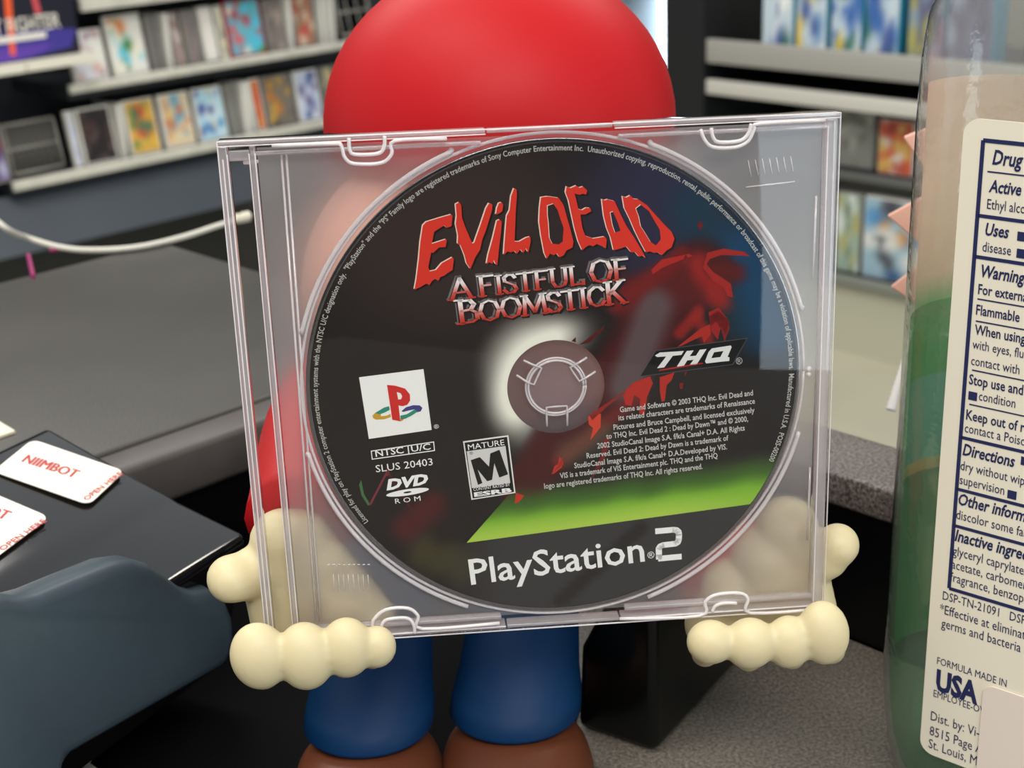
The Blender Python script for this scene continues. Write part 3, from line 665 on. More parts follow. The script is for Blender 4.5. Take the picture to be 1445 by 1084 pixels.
# printed face: soft areas of ink as point colours on a fine polar sheet
def sm(a, b, x): x = max(0, min(1, (x - a) / (b - a))); return x * x * (3 - 2 * x)
def pxof(x, y):
    p = CASE_M @ Vector((x, y, 0)) - CAM; q = R.transposed() @ p
    return CX + F * q.x / q.z, CY + F * q.y / q.z
def seg(px, py, ax, ay, bx, by):
    dx, dy = bx - ax, by - ay; t = max(0, min(1, ((px - ax) * dx + (py - ay) * dy) / (dx * dx + dy * dy)))
    return math.hypot(px - ax - t * dx, py - ay - t * dy), t
rndn = random.Random(5)
waves = [(rndn.uniform(.01, .06), rndn.uniform(.01, .06), rndn.uniform(0, 6)) for _ in range(6)]
def nz(x, y): return sum(math.sin(a * x + b * y + c) for a, b, c in waves) / 6
def ink(px, py):
    c = Vector((24, 20, 21))
    def over(col, a):
        nonlocal c
        a = max(0, min(1, a)); c = c.lerp(Vector(col), a)
    over((58, 44, 40), .75 * (1 - sm(60, 230, math.hypot((px - 640) * .8, py - 330))))           # warm brown over the upper left
    over((44, 44, 74), .8 * (1 - sm(40, 170, math.hypot(px - 930, (py - 300) * .9))))            # violet window reflection painted into the ink
    over((14, 52, 70), .8 * (1 - sm(10, 70, seg(px, py, 985, 300, 1060, 450)[0])))
    over((10, 62, 98), .9 * (1 - sm(4, 62, seg(px, py, 1050, 350, 1092, 470)[0])))               # blue towards the rim
    # white glow round the centre, on the upper left
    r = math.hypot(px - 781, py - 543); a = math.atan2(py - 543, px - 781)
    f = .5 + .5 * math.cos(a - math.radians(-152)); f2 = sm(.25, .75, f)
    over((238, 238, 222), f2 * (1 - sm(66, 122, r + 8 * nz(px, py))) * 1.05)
    # dark red smoke running from upper right to lower left
    d, t = seg(px, py, 985, 385, 735, 690); wdt = 62 - 22 * t
    over((66, 14, 18), (1 - sm(wdt * .5, wdt, d + 6 * nz(px * 2, py * 2))))
    over((88, 22, 24), .9 * (1 - sm(14, 46, seg(px, py, 890, 420, 1005, 392)[0] + 7 * nz(px * 2.3, py * 2))))
    over((92, 82, 85), .85 * (1 - sm(10, 40, seg(px, py, 925, 432, 885, 545)[0] + 3 * nz(px * 2, py))))
    over((120, 22, 22), .75 * (1 - sm(4, 22, seg(px, py, 868, 430, 960, 362)[0] + 4 * nz(px * 3, py * 3))))
    over((150, 30, 27), .9 * (1 - sm(3, 26, seg(px, py, 985, 372, 1018, 425)[0] + 6 * nz(px * 3, py * 2))))
    over((150, 32, 28), .8 * (1 - sm(2, 16, seg(px, py, 985, 450, 1010, 500)[0] + 5 * nz(px * 3, py * 3))))
    over((150, 32, 28), .8 * (1 - sm(2, 14, seg(px, py, 960, 470, 985, 440)[0] + 5 * nz(px * 3, py * 3))))
    over((24, 12, 14), .9 * (1 - sm(5, 20, seg(px, py, 1008, 376, 1030, 384)[0])))
    over((110, 20, 22), .7 * (1 - sm(4, 24, seg(px, py, 1010, 380, 1040, 385)[0])))
    over((120, 24, 22), .7 * (1 - sm(3, 16, seg(px, py, 905, 560, 790, 650)[0] + 3 * nz(px * 3, py * 3))))
    over((96, 96, 74), .5 * (1 - sm(4, 30, seg(px, py, 800, 640, 850, 612)[0])))
    over((84, 20, 24), .8 * (1 - sm(6, 34, seg(px, py, 575, 745, 610, 712)[0] + 5 * nz(px * 2, py * 3))))
    over((70, 66, 30), .7 * (1 - sm(6, 40, seg(px, py, 600, 780, 655, 800)[0] + 8 * nz(px * 3, py * 2))))
    return tuple(c)
lab = MB(); lab.sheet = True
NA, NR = 300, 90
vs, cs, fs = [], [], []
for j in range(NR + 1):
    rr = RIN + (.0590 - RIN) * j / NR
    for i in range(NA):
        x, y = DX + rr * math.cos(2 * PI * i / NA), DY + rr * math.sin(2 * PI * i / NA)
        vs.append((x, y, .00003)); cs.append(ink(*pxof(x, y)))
for j in range(NR):
    for i in range(NA):
        fs.append((j * NA + i, (j + 1) * NA + i, (j + 1) * NA + (i + 1) % NA, j * NA + (i + 1) % NA))
lab.add(vs, fs, cs)
M_ink = vcol('disc_ink', .3, .2)
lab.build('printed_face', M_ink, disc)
# green band with a straight lower edge, and the dark strip below it
bd = MB(); bd.sheet = True
E0, E1 = Vector(L2(659, 766)), Vector(L2(1062, 711)); NC = 90
eu = (E1 - E0).normalized(); en = Vector((-eu.y, eu.x)); Dc = Vector((DX, DY))
tmax = (lambda q: -q.dot(eu) + math.sqrt(q.dot(eu) ** 2 - q.length_squared + .0589 ** 2))(E0 - Dc)
tmin = (lambda q: -q.dot(eu) - math.sqrt(q.dot(eu) ** 2 - q.length_squared + .0589 ** 2))(E0 - Dc)
def grid(cols, rows, colr):
    vs = [(*p, .00005) for c_ in cols for p in c_]; n = rows + 1
    fs = [(i * n + j, (i + 1) * n + j, (i + 1) * n + j + 1, i * n + j + 1) for i in range(len(cols) - 1) for j in range(rows)]
    bd.add(vs, fs, [colr(*p) for p in vs])
cols = []
tend = (lambda q: -q.dot(eu) + math.sqrt(max(0, .0589 ** 2 - q.dot(en) ** 2)))(E0 + en * .0145 - Dc)
for i in range(NC + 1):
    p = E0 + eu * (tend * i / NC); q = p - Dc; disc_ = max(0, q.dot(en) ** 2 - q.length_squared + .0589 ** 2)
    lo = max(0, -q.dot(en) - math.sqrt(disc_)); hi = min(.0145, .95 * (p - E0).length + .0001, -q.dot(en) + math.sqrt(disc_)); hi = max(hi, lo + .00001)
    cols.append([p + en * (lo + (hi - lo) * k / 12) for k in range(13)])
def green(x, y, z):
    q = Vector((x, y)) - E0; k = 1 - q.dot(en) / .0145; px, py = pxof(x, y); c = Vector(ink(px, py))
    for cl, al in (((60, 96, 34), sm(0, .45, k + .06 * nz(px * 2, py))), ((118, 176, 46), sm(.4, .75, k + .06 * nz(px * 2, py))), ((184, 212, 84), .85 * sm(.55, 1, k) * (1 - .6 * sm(120, 300, abs(px - 800))))):
        c = c.lerp(Vector(cl), max(0, min(1, al)))
    return tuple(c)
grid(cols, 12, green)
cols = []
for i in range(NC + 1):
    p = E0 + eu * (tmin + (tmax - tmin) * i / NC); q = p - Dc
    lim = q.dot(en) + math.sqrt(max(0, q.dot(en) ** 2 - q.length_squared + .0589 ** 2))
    cols.append([p - en * (max(.00001, lim) * k / 14) for k in range(15)])
def strip(x, y, z):
    px, py = pxof(x, y); c = Vector(ink(px, py)).lerp(Vector((54, 53, 54)), sm(600, 720, px))
    return tuple(c.lerp(Vector((30, 28, 29)), .8 * (1 - sm(5, 14, seg(px, py, 790, 848, 905, 745)[0]))))
grid(cols, 14, strip)
bd.build('green_band', M_ink, disc)

# straight edge of the green band, then splashes
Z1, Z2, Z3, Z4 = .00006, .00010, .00014, .00018
c5 = crop(740, 430, 3.6125); c1 = crop(560, 230, 3.6125); c4 = crop(440, 480, 3.872); c3 = crop(740, 150, 3.098); c7 = crop(640, 640, 2.408)
def P(cr, pts): return [cr(*p) for p in pts]
spl = MB(); spl.sheet = True
RED, RED2 = (176, 36, 26), (120, 20, 22)
for pts, col in (([(520, 430), (560, 395), (640, 365), (655, 400), (625, 470), (612, 560), (585, 555), (590, 480), (560, 460), (545, 515), (515, 510), (505, 470)], RED),
                 ([(690, 370), (765, 345), (750, 385), (725, 410), (715, 490), (700, 495), (690, 440)], RED), ([(790, 400), (810, 398), (806, 428), (792, 430)], RED2), ([(815, 345), (828, 340), (820, 365)], RED2),
                 ([(325, 570), (390, 555), (388, 625), (335, 692), (350, 630), (328, 610)], (205, 62, 38)), ([(138, 862), (170, 825), (178, 775), (200, 800), (190, 830), (150, 862)], (196, 48, 32)),
                 ([(400, 690), (440, 660), (430, 720), (405, 800), (335, 900), (390, 770)], (110, 22, 24)),
                 ([(330, 560), (470, 470), (520, 430), (500, 460), (420, 520), (345, 590)], (140, 30, 26)),
                 ([(780, 215), (900, 120), (945, 100), (950, 150), (915, 195), (905, 160), (850, 185), (800, 210)], (168, 40, 32)),
                 ([(940, 60), (990, 30), (1040, 80), (1045, 120), (1020, 190), (1005, 130), (975, 85), (950, 110)], (128, 26, 28)),
                 ([(275, 205), (300, 190), (410, 105), (400, 130), (330, 195)], (84, 20, 22)), ([(240, 185), (262, 165), (262, 192)], (80, 18, 20))):
    spl.flat(P(c5, pts), Z1, col=col)
for pts, col in (([(555, 715), (600, 670), (720, 645), (735, 655), (690, 670), (605, 705), (560, 735)], (168, 36, 32)), ([(800, 640), (870, 622), (960, 636), (985, 655), (930, 652), (860, 650), (810, 668), (796, 690), (826, 726), (868, 752), (902, 776), (912, 836), (886, 828), (872, 792), (826, 764), (780, 706)], (158, 34, 32)),
                 ([(755, 520), (770, 500), (780, 520), (768, 542)], (110, 22, 28)), ([(690, 680), (705, 645), (715, 665), (705, 690)], (120, 24, 26)),
                 ([(805, 900), (850, 880), (895, 940), (880, 1000), (860, 960), (845, 1020), (815, 980)], (150, 30, 30))):
    spl.flat(P(c3, pts), Z1, col=col)
for pts, col in (([(1310, 735), (1325, 690), (1355, 670), (1365, 640), (1375, 680), (1345, 700)], (190, 50, 40)), ([(1110, 895), (1115, 835), (1160, 850), (1135, 880)], (200, 44, 34)),
                 ([(308, 905), (400, 730), (412, 690), (430, 735), (405, 745), (325, 900)], (120, 44, 56)), ([(410, 700), (570, 950), (540, 930), (415, 740)], (66, 22, 28)),
                 ([(258, 790), (270, 765), (285, 840), (320, 900), (308, 905), (272, 850)], (66, 110, 62))):
    spl.flat(P(c4, pts), Z1, col=col)
spl.build('red_splashes', M_ink, disc)

# title lettering, drawn letter by letter
title = [
 ([(133, 318), (150, 300), (215, 280), (278, 262), (284, 270), (278, 322), (255, 330), (240, 318), (190, 350), (178, 412), (252, 388), (254, 400), (248, 428), (215, 430), (185, 458), (175, 455), (160, 530), (168, 552), (200, 545), (230, 510), (284, 480), (290, 490), (284, 545), (260, 560), (240, 575), (222, 580), (212, 600), (196, 590), (180, 600), (165, 622), (150, 614), (120, 632), (90, 645), (100, 590), (112, 490), (120, 400)], None),
 ([(300, 210), (318, 200), (328, 215), (332, 280), (350, 330), (385, 410), (395, 405), (425, 320), (455, 230), (470, 205), (487, 212), (485, 240), (455, 340), (435, 390), (425, 440), (400, 480), (375, 540), (355, 510), (345, 470), (325, 420), (310, 410), (312, 370), (300, 310), (305, 270)], None),
 ([(520, 205), (535, 200), (542, 215), (538, 245), (520, 258), (505, 262), (510, 230)], None),
 ([(510, 295), (525, 288), (535, 300), (530, 360), (520, 440), (512, 520), (503, 514), (495, 495), (487, 514), (472, 505), (457, 515), (465, 470), (490, 380)], None),
 ([(597, 130), (610, 135), (612, 160), (605, 260), (600, 400), (625, 400), (660, 380), (680, 375), (682, 400), (670, 455), (658, 435), (645, 458), (630, 440), (612, 462), (600, 448), (580, 455), (565, 450), (545, 468), (548, 420), (555, 330), (560, 270), (575, 240), (582, 170)], None),
 ([(735, 175), (770, 170), (825, 178), (850, 215), (865, 270), (885, 340), (900, 400), (895, 430), (865, 445), (850, 470), (830, 480), (815, 460), (800, 470), (780, 462), (765, 488), (752, 460), (735, 370), (725, 300), (728, 230)], [(765, 215), (795, 205), (820, 240), (835, 290), (850, 330), (845, 400), (825, 415), (790, 410), (775, 380), (770, 300), (765, 260)]),
 ([(865, 120), (885, 128), (915, 115), (930, 126), (950, 120), (970, 140), (965, 160), (948, 156), (930, 162), (905, 155), (915, 190), (925, 235), (945, 240), (965, 228), (985, 230), (992, 245), (960, 262), (935, 262), (945, 330), (960, 370), (1000, 385), (1060, 375), (1070, 390), (1065, 435), (1050, 425), (1035, 420), (1020, 412), (1000, 424), (980, 418), (960, 430), (945, 445), (925, 400), (905, 330), (890, 260), (875, 190), (860, 150)], None),
 ([(1045, 185), (1060, 190), (1075, 185), (1110, 195), (1140, 260), (1170, 320), (1210, 380), (1240, 430), (1270, 485), (1252, 470), (1235, 478), (1215, 455), (1195, 455), (1170, 425), (1140, 435), (1105, 445), (1090, 380), (1070, 330), (1055, 270)], [(1085, 250), (1100, 245), (1125, 300), (1140, 345), (1110, 355), (1095, 310)]),
 ([(1150, 170), (1170, 176), (1190, 165), (1205, 182), (1230, 185), (1275, 215), (1310, 255), (1360, 310), (1400, 350), (1415, 385), (1400, 430), (1375, 445), (1350, 470), (1330, 455), (1310, 458), (1290, 450), (1270, 455), (1240, 400), (1215, 350), (1185, 280), (1160, 230)], [(1215, 230), (1240, 210), (1285, 245), (1310, 290), (1340, 340), (1345, 390), (1320, 420), (1290, 400), (1260, 350), (1240, 320), (1230, 270)])]
tl = MB(); tl.sheet = True
for pts, hole in title:
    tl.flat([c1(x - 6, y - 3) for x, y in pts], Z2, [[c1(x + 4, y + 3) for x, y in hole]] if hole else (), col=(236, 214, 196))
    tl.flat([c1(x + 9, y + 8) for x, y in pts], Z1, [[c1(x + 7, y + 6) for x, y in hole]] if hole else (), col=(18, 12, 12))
    tl.flat(P(c1, pts), Z3, [P(c1, hole)] if hole else (), col=(216, 52, 38))
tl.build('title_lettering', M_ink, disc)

# subtitle: seriffed capitals shaded from white to red
GL = {'A': ([[(0, 0), (.33, 1)], [(.33, 1), (.66, 0)], [(.13, .33), (.52, .33)]], [(0, 0), (.66, 0)], .70),
      'F': ([[(.1, 0), (.1, 1)], [(.1, .96), (.5, .96)], [(.1, .52), (.4, .52)]], [(.1, 0), (.1, 1)], .56), 'I': ([[(.12, 0), (.12, 1)]], [(.12, 0), (.12, 1)], .26),
      'S': ([[(.45, .8), (.38, .95), (.2, .98), (.06, .85), (.08, .65), (.25, .53), (.42, .4), (.48, .2), (.36, .03), (.16, .02), (.03, .2)]], [], .52),
      'T': ([[(.3, 0), (.3, 1)], [(0, .96), (.6, .96)]], [(.3, 0)], .62), 'U': ([[(.1, 1), (.1, .3), (.2, .05), (.36, .02), (.52, .1), (.58, .3), (.58, 1)]], [(.1, 1), (.58, 1)], .70),
      'L': ([[(.1, 1), (.1, 0)], [(.1, .04), (.5, .04)], [(.5, 0), (.5, .16)]], [(.1, 1)], .54), 'O': ([[(.36, 1), (.14, .88), (.04, .5), (.14, .12), (.36, 0), (.58, .12), (.68, .5), (.58, .88), (.36, 1)]], [], .74),
      'B': ([[(.1, 0), (.1, 1)], [(.1, .96), (.38, .94), (.48, .76), (.38, .56), (.1, .53)], [(.38, .54), (.54, .4), (.54, .15), (.4, .04), (.1, .03)]], [(.06, 0), (.06, 1)], .60),
      'M': ([[(.06, 0), (.12, 1)], [(.12, 1), (.42, .15)], [(.42, .15), (.72, 1)], [(.72, 1), (.78, 0)]], [(.06, 0), (.78, 0), (.1, 1), (.74, 1)], .84),
      'C': ([[(.56, .78), (.46, .95), (.28, .98), (.1, .8), (.05, .5), (.12, .18), (.3, .02), (.48, .06), (.58, .24)]], [], .62),
      'K': ([[(.1, 0), (.1, 1)], [(.12, .45), (.5, 1)], [(.22, .58), (.56, 0)]], [(.1, 0), (.1, 1), (.5, 1), (.56, 0)], .60), ' ': ([], [], .22)}
def serif_text(mb, words, p0, p1, caps, z, sw=.085, topc=(244, 236, 232), lowc=(196, 60, 48), dx=0, dy=0, flatcol=None):
    tot = sum(GL[ch][2] * caps[i] for i, ch in enumerate(words)); p0, p1 = Vector(p0), Vector(p1); d = p1 - p0; u = d.length / tot; d.normalize(); n = Vector((-d.y, d.x))
    x = 0
    for i, ch in enumerate(words):
        st, se, wd = GL[ch]; k = caps[i]
        def pt(a, b): return p0 + d * ((x + a * k) * u + dx) + n * (b * k * u * .70 + dy)
        def colr(b):
            if flatcol: return flatcol
            t = sm(.15, .85, b); return tuple(Vector(lowc).lerp(Vector(topc), t))
        def quad(a, b, w):
            v = Vector((b[0] - a[0], b[1] - a[1])); v.normalize(); q = Vector((-v.y, v.x)) * w / 2
            e = v * w * .3; ns = max(1, int(abs(b[1] - a[1]) * 6))
            for s_ in range(ns):
                t0, t1 = s_ / ns, (s_ + 1) / ns
                A = Vector(a).lerp(Vector(b), t0) - (e if s_ == 0 else e * 0); B_ = Vector(a).lerp(Vector(b), t1) + (e if s_ == ns - 1 else e * 0)
                c_ = [A - q, B_ - q, B_ + q, A + q]
                mb.add([(*pt(*p), z) for p in c_], [(0, 1, 2, 3)], [colr(p[1]) for p in c_])
        for s_ in st:
            for a, b in zip(s_, s_[1:]):
                w_ = sw * (1.55 if abs(b[1] - a[1]) > abs(b[0] - a[0]) * .9 else 1.05); quad(a, b, w_)
        for a, b in se: quad((a - .12, b if b else .02), (a + .12, b if b else .02), .07)
        x += wd * k
for args in (((280, 700), (1192, 588), 'A FISTFUL OF', [1.1, 1.1, 1.1, 1, 1, 1, 1.0, 1, 1, 1, 1.15, 1.1]), ((318, 822), (1168, 712), 'BOOMSTICK', [1.2, 1, 1, 1, 1, 1, 1, 1, 1.15])):
    sb = MB() if args[2][0] == 'A' else sb; sb.sheet = True
    serif_text(sb, args[2], c1(*args[0]), c1(*args[1]), args[3], Z2, sw=.17, dx=.0002, dy=-.0002, flatcol=(30, 26, 27))
    serif_text(sb, args[2], c1(args[0][0], args[0][1]), c1(*args[1]), args[3], Z2 - .00002, sw=.15, dx=-.00025, dy=.0003, flatcol=(112, 106, 106))
    serif_text(sb, args[2], c1(*args[0]), c1(*args[1]), args[3], Z3, sw=.085)
sb.build('subtitle_lettering', M_ink, disc)

WHITE = (244, 244, 240); M_w = mat('white_ink', (246, 246, 243), .35)
def capdist(cr, x, y, h): a, b = Vector(cr(x, y)), Vector(cr(x, y - h)); return (a - b).length
# maker's square mark with its letter sign
mk = MB(); mk.sheet = True
mk.flat(P(c4, [(258, 203), (610, 158), (655, 490), (312, 540)]), Z1, col=(244, 244, 238))
mk.flat(P(c4, [(331, 412), (345, 398), (395, 388), (376, 402), (378, 416), (410, 412), (430, 402), (432, 420), (395, 432), (350, 434), (335, 425)]), Z2, col=(206, 158, 40))
mk.flat(P(c4, [(345, 398), (395, 368), (422, 360), (426, 380), (400, 394), (372, 404)]), Z3, col=(36, 140, 116))
mk.flat(P(c4, [(515, 366), (555, 355), (590, 356), (604, 370), (596, 388), (575, 394), (560, 378), (530, 384), (500, 392), (490, 388)]), Z2, col=(62, 62, 130))
mk.flat(P(c4, [(578, 390), (545, 412), (512, 428), (486, 432), (484, 412), (520, 404), (552, 384), (562, 378)]), Z3, col=(36, 140, 116))
mk.flat(P(c4, [(486, 424), (512, 424), (492, 440), (482, 443)]), Z3, col=(214, 130, 40))
mk.flat(P(c4, [(411, 244), (455, 248), (510, 264), (536, 296), (537, 330), (522, 352), (497, 360), (474, 356), (484, 443), (440, 434)]), Z3 + .00001, [P(c4, [(464, 282), (486, 290), (494, 306), (488, 322), (472, 324)])], col=(206, 40, 36))
mk.build('square_mark', M_ink, disc)
tx = MB(); tx.sheet = True
def tline(cr, s, a, b, cap, bold=0.0, z=Z2, slant=0, spacing=1, mb=None):
    text_on(mb if mb is not None else tx, s, cr(*a), cr(*b), capdist(cr, *a, cap), z, bold, slant, spacing, col=WHITE)
def frame(mb, cr, q, t, z, col=WHITE):
    Q = [Vector(p) for p in q]; inn = []
    for i in range(4):
        e1 = (Q[(i + 1) % 4] - Q[i]).normalized(); e0 = (Q[i - 1] - Q[i]).normalized()
        inn.append(tuple(Q[i] + (e1 + e0) * t))
    mb.flat(P(cr, q), z, [P(cr, inn)], col=col)
frame(tx, c4, [(322, 604), (668, 553), (673, 605), (328, 653)], 5, Z2)
tx.flat(P(c4, [(522, 576), (528, 575), (534, 625), (528, 626)]), Z2, col=WHITE)
tline(c4, 'NTSC', (350, 637), (503, 616), 34, .012); tline(c4, 'U/C', (545, 610), (650, 596), 32, .012)
tline(c4, 'SLUS 20403', (352, 722), (662, 682), 38)
c6 = crop(300, 600, 2.711)
tline(c4, 'DVD', (408, 818), (640, 782), 52, .05, slant=.25)
def oval(cr, cx, cy, rx, ry, rot, n=32): return [cr(cx + rx * math.cos(t) * math.cos(rot) - ry * math.sin(t) * math.sin(rot), cy + rx * math.cos(t) * math.sin(rot) + ry * math.sin(t) * math.cos(rot)) for t in [2 * PI * i / n for i in range(n)]]
tx.flat(oval(c4, 523, 831, 118, 17, -.15), Z2, [oval(c4, 523, 831, 22, 5, -.15)], col=WHITE)
tline(c4, 'R O M', (457, 893), (595, 876), 26, 0)
tline(c4, '®', (668, 485), (696, 481), 22)
# big console name
tline(c7, 'PlayStation', (60, 445), (650, 365), 84, .012)
two = [(688, 264), (746, 259), (757, 260), (764, 266), (766, 276), (765, 292), (762, 301), (754, 306), (712, 311), (702, 315), (697, 323), (698, 346), (698, 357), (772, 350)]
q = [Vector(c7(*p)) for p in two]
for a, b in zip(q, q[1:]):
    d = (b - a).normalized(); n = Vector((-d.y, d.x)) * .00078; e = d * .00022
    tx.add([(*(p), Z2) for p in (a - n - e, b - n + e, b + n + e, a + n - e)], [(0, 1, 2, 3)], WHITE)
tline(c7, '®', (660, 358), (684, 354), 22)
tx.build('white_lettering', M_w, disc)

# age rating box
rt = MB(); rt.sheet = True; BLK = (14, 13, 14)
rt.flat(P(c4, [(826, 553), (1074, 519), (1113, 835), (872, 873)]), Z1, col=(232, 232, 226))
rt.flat(P(c4, [(834, 560), (1067, 528), (1105, 829), (879, 865)]), Z2, col=BLK)
rt.flat(P(c4, [(846, 607), (1058, 577), (1084, 779), (874, 808)]), Z3, col=(214, 212, 208))
for s, a, b, cp, bo in (('MATURE', (855, 600), (1053, 572), 30, 0), ('CONTENT RATED BY', (884, 824), (1083, 796), 17, 0), ('ESRB', (888, 855), (1093, 828), 22, .04)):
    text_on(rt, s, c4(*a), c4(*b), capdist(c4, *a, cp), Z3, bo, col=WHITE)
mM = [(868, 652), (912, 636), (962, 690), (972, 618), (1022, 600), (1070, 735), (1018, 750), (990, 660), (976, 768), (950, 775), (888, 690), (918, 782), (896, 790)]
mM = [(868, 655), (918, 638), (968, 690), (975, 618), (1025, 598), (1072, 732), (1024, 750), (997, 672), (985, 762), (958, 770), (906, 706), (932, 780), (908, 790)]
rt.flat(P(c4, mM), Z4, col=BLK)
text_on(rt, '®', c4(862, 626), c4(882, 624), capdist(c4, 862, 626, 16), Z4, col=BLK)
rt.build('rating_box', M_ink, disc)

# publisher's slanted plate
pt_ = MB(); pt_.sheet = True
pt_.flat(P(c5, [(666, 232), (1138, 168), (1064, 306), (584, 368)]), Z2, col=(74, 72, 76))
pt_.flat(P(c5, [(671, 235), (1131, 173), (1060, 302), (592, 363)]), Z3, col=(12, 13, 16))
for poly, hole in (([(665, 258), (690, 243), (812, 235), (800, 255), (756, 260), (712, 319), (676, 323), (722, 263), (676, 266)], None), ([(827, 235), (862, 232), (842, 262), (874, 259), (893, 229), (928, 225), (878, 303), (842, 306), (862, 280), (830, 283), (812, 311), (776, 315)], None),
                   ([(955, 222), (1050, 207), (1056, 215), (1035, 265), (1045, 268), (1043, 286), (1000, 290), (926, 299), (920, 288), (938, 240)], [(966, 242), (1014, 235), (998, 266), (952, 272)])):
    pt_.flat(P(c5, poly), Z4, [P(c5, hole)] if hole else (), col=(226, 226, 222))
pt_.flat(P(c5, [(690, 330), (905, 294), (912, 300), (684, 338)]), Z4, col=(170, 30, 30))
text_on(pt_, '®', c5(1078, 306), c5(1112, 302), capdist(c5, 1078, 306, 34), Z3, col=(190, 190, 190))
pt_.build('publisher_plate', M_ink, disc)

# legal lines
lg = MB(); lg.sheet = True
for s, a, b in (('Game and Software © 2003 THQ Inc. Evil Dead and', (487, 548), (1165, 461)), ('its related characters are trademarks of Renaissance', (480, 590), (1175, 503)),
                ('Pictures and Bruce Campbell, and licensed exclusively', (455, 638), (1173, 549)), ('to THQ Inc. Evil Dead 2 : Dead by Dawn™ and © 2000,', (418, 684), (1140, 594)),
                ('2002 StudioCanal Image S.A. f/k/a Canal+ D.A. All Rights', (372, 733), (1123, 640)), ('Reserved. Evil Dead 2: Dead by Dawn is a trademark of', (318, 783), (1040, 691)),
                ('StudioCanal Image S.A. f/k/a Canal+ D.A.Developed by VIS.', (255, 833), (1033, 736)), ('VIS is a trademark of VIS Entertainment plc. THQ and the THQ', (182, 885), (985, 781)),
                ('logo are registered trademarks of THQ Inc. All rights reserved.', (102, 938), (908, 836))):
    text_on(lg, s, c5(*a), c5(*b), capdist(c5, *a, 27), Z3, .012, col=(220, 218, 214))
lg.build('legal_lines', mat('grey_white_ink', (205, 203, 198), .4), disc)

# line of print running round the rim
rg = MB(); rg.sheet = True
S = 'Licensed for play on PlayStation 2 computer entertainment systems with the NTSC U/C designation only.  "PlayStation" and the "PS" Family logo are registered trademarks of Sony Computer Entertainment Inc.  Unauthorized copying, reproduction, rental, public performance or broadcast of this game may be a violation of applicable laws.  Manufactured in U.S.A.  POSS-00200'
gv, gf = glyphs(S, .008); gx0 = min(v[0] for v in gv); gx1 = max(v[0] for v in gv)
pa = L2(722, 219); RB = math.hypot(pa[0] - DX, pa[1] - DY); a0 = ang(526, 731); a1 = ang(1079, 648)
span = (a0 - a1) % (2 * PI); cap = .00128
out = []
for x, y in gv:
    a = a0 - span * (x - gx0) / (gx1 - gx0); r = RB + y / CAPH * cap
    out.append((DX + r * math.cos(a), DY + r * math.sin(a), Z2))
rg.add(out, gf); rg.build('rim_lettering', mat('pale_ink', (190, 190, 182), .4), disc)

# ------------------------------------------------------------------ the display figure that holds the case: a plain red dome, cream hands, blue legs
FB = at_z(735, 1084, COUNTER); FB = Vector((-.006, .372, COUNTER + .0008))
fig = empty('display_figure', FB, None, 'faceless display figure with red dome, cream hands and blue legs holding up the disc case', 'figurine')
M_red = mat('matt_red_vinyl', (178, 20, 26), .5, spec=.2)
M_cream = mat('cream_vinyl', (208, 196, 157), .5, sss=.25)
M_blue = mat('blue_vinyl', (2, 44, 84), .55, spec=.2)
M_brown = mat('brown_vinyl', (96, 50, 28), .5)
M_tan = mat('tan_vinyl', (206, 146, 124), .5)
def ellring(c, rx, ry, n=36, tilt=0): return [Vector((c[0] + rx * math.cos(2 * PI * i / n), c[1] + ry * math.sin(2 * PI * i / n), c[2] + tilt * math.sin(2 * PI * i / n))) for i in range(n)]
# dome
dc = at_depth(705, 172, .432)
b = MB(); b.ell((0, 0, 0), .0522, .048, .047, nu=48, nv=28)
b.v = [Vector((v.x, v.y, v.z if v.z > 0 else v.z * .42)) + dc for v in b.v]
world_part(b, 'dome', M_red, fig, smooth=True)
# head block under the dome, trunk, arms
hc = at_depth(690, 400, .440)
world_part(MB().ell(hc, .0565, .048, .048, nu=40, nv=24), 'head_block', M_tan, fig, smooth=True)
tc_ = at_depth(735, 700, .455)
b = MB(); b.loft([ellring((tc_.x, tc_.y, COUNTER + z), rx, ry) for z, rx, ry in ((.060, .024, .020), (.072, .032, .025), (.09, .037, .028), (.108, .036, .027), (.125, .028, .022), (.137, .02, .016))])
world_part(b, 'trunk', M_blue, fig, smooth=True)
for sx, wrist in ((-1, L(425, 735, -.022)), (1, L(1060, 830, -.026))):
    W_ = CASE_M @ wrist; S_ = Vector((tc_.x + sx * .028, tc_.y, COUNTER + .118)); E_ = (S_ + W_) / 2 + (Vector((-.012, .012, .004)) if sx < 0 else Vector((-.012, .006, -.006)))
    pts = spline([S_, E_, W_], 8)
    world_part(MB().tube(pts, [.0125 + .0025 * i / len(pts) for i in range(len(pts))], 18), 'sleeve', M_red, fig, smooth=True)
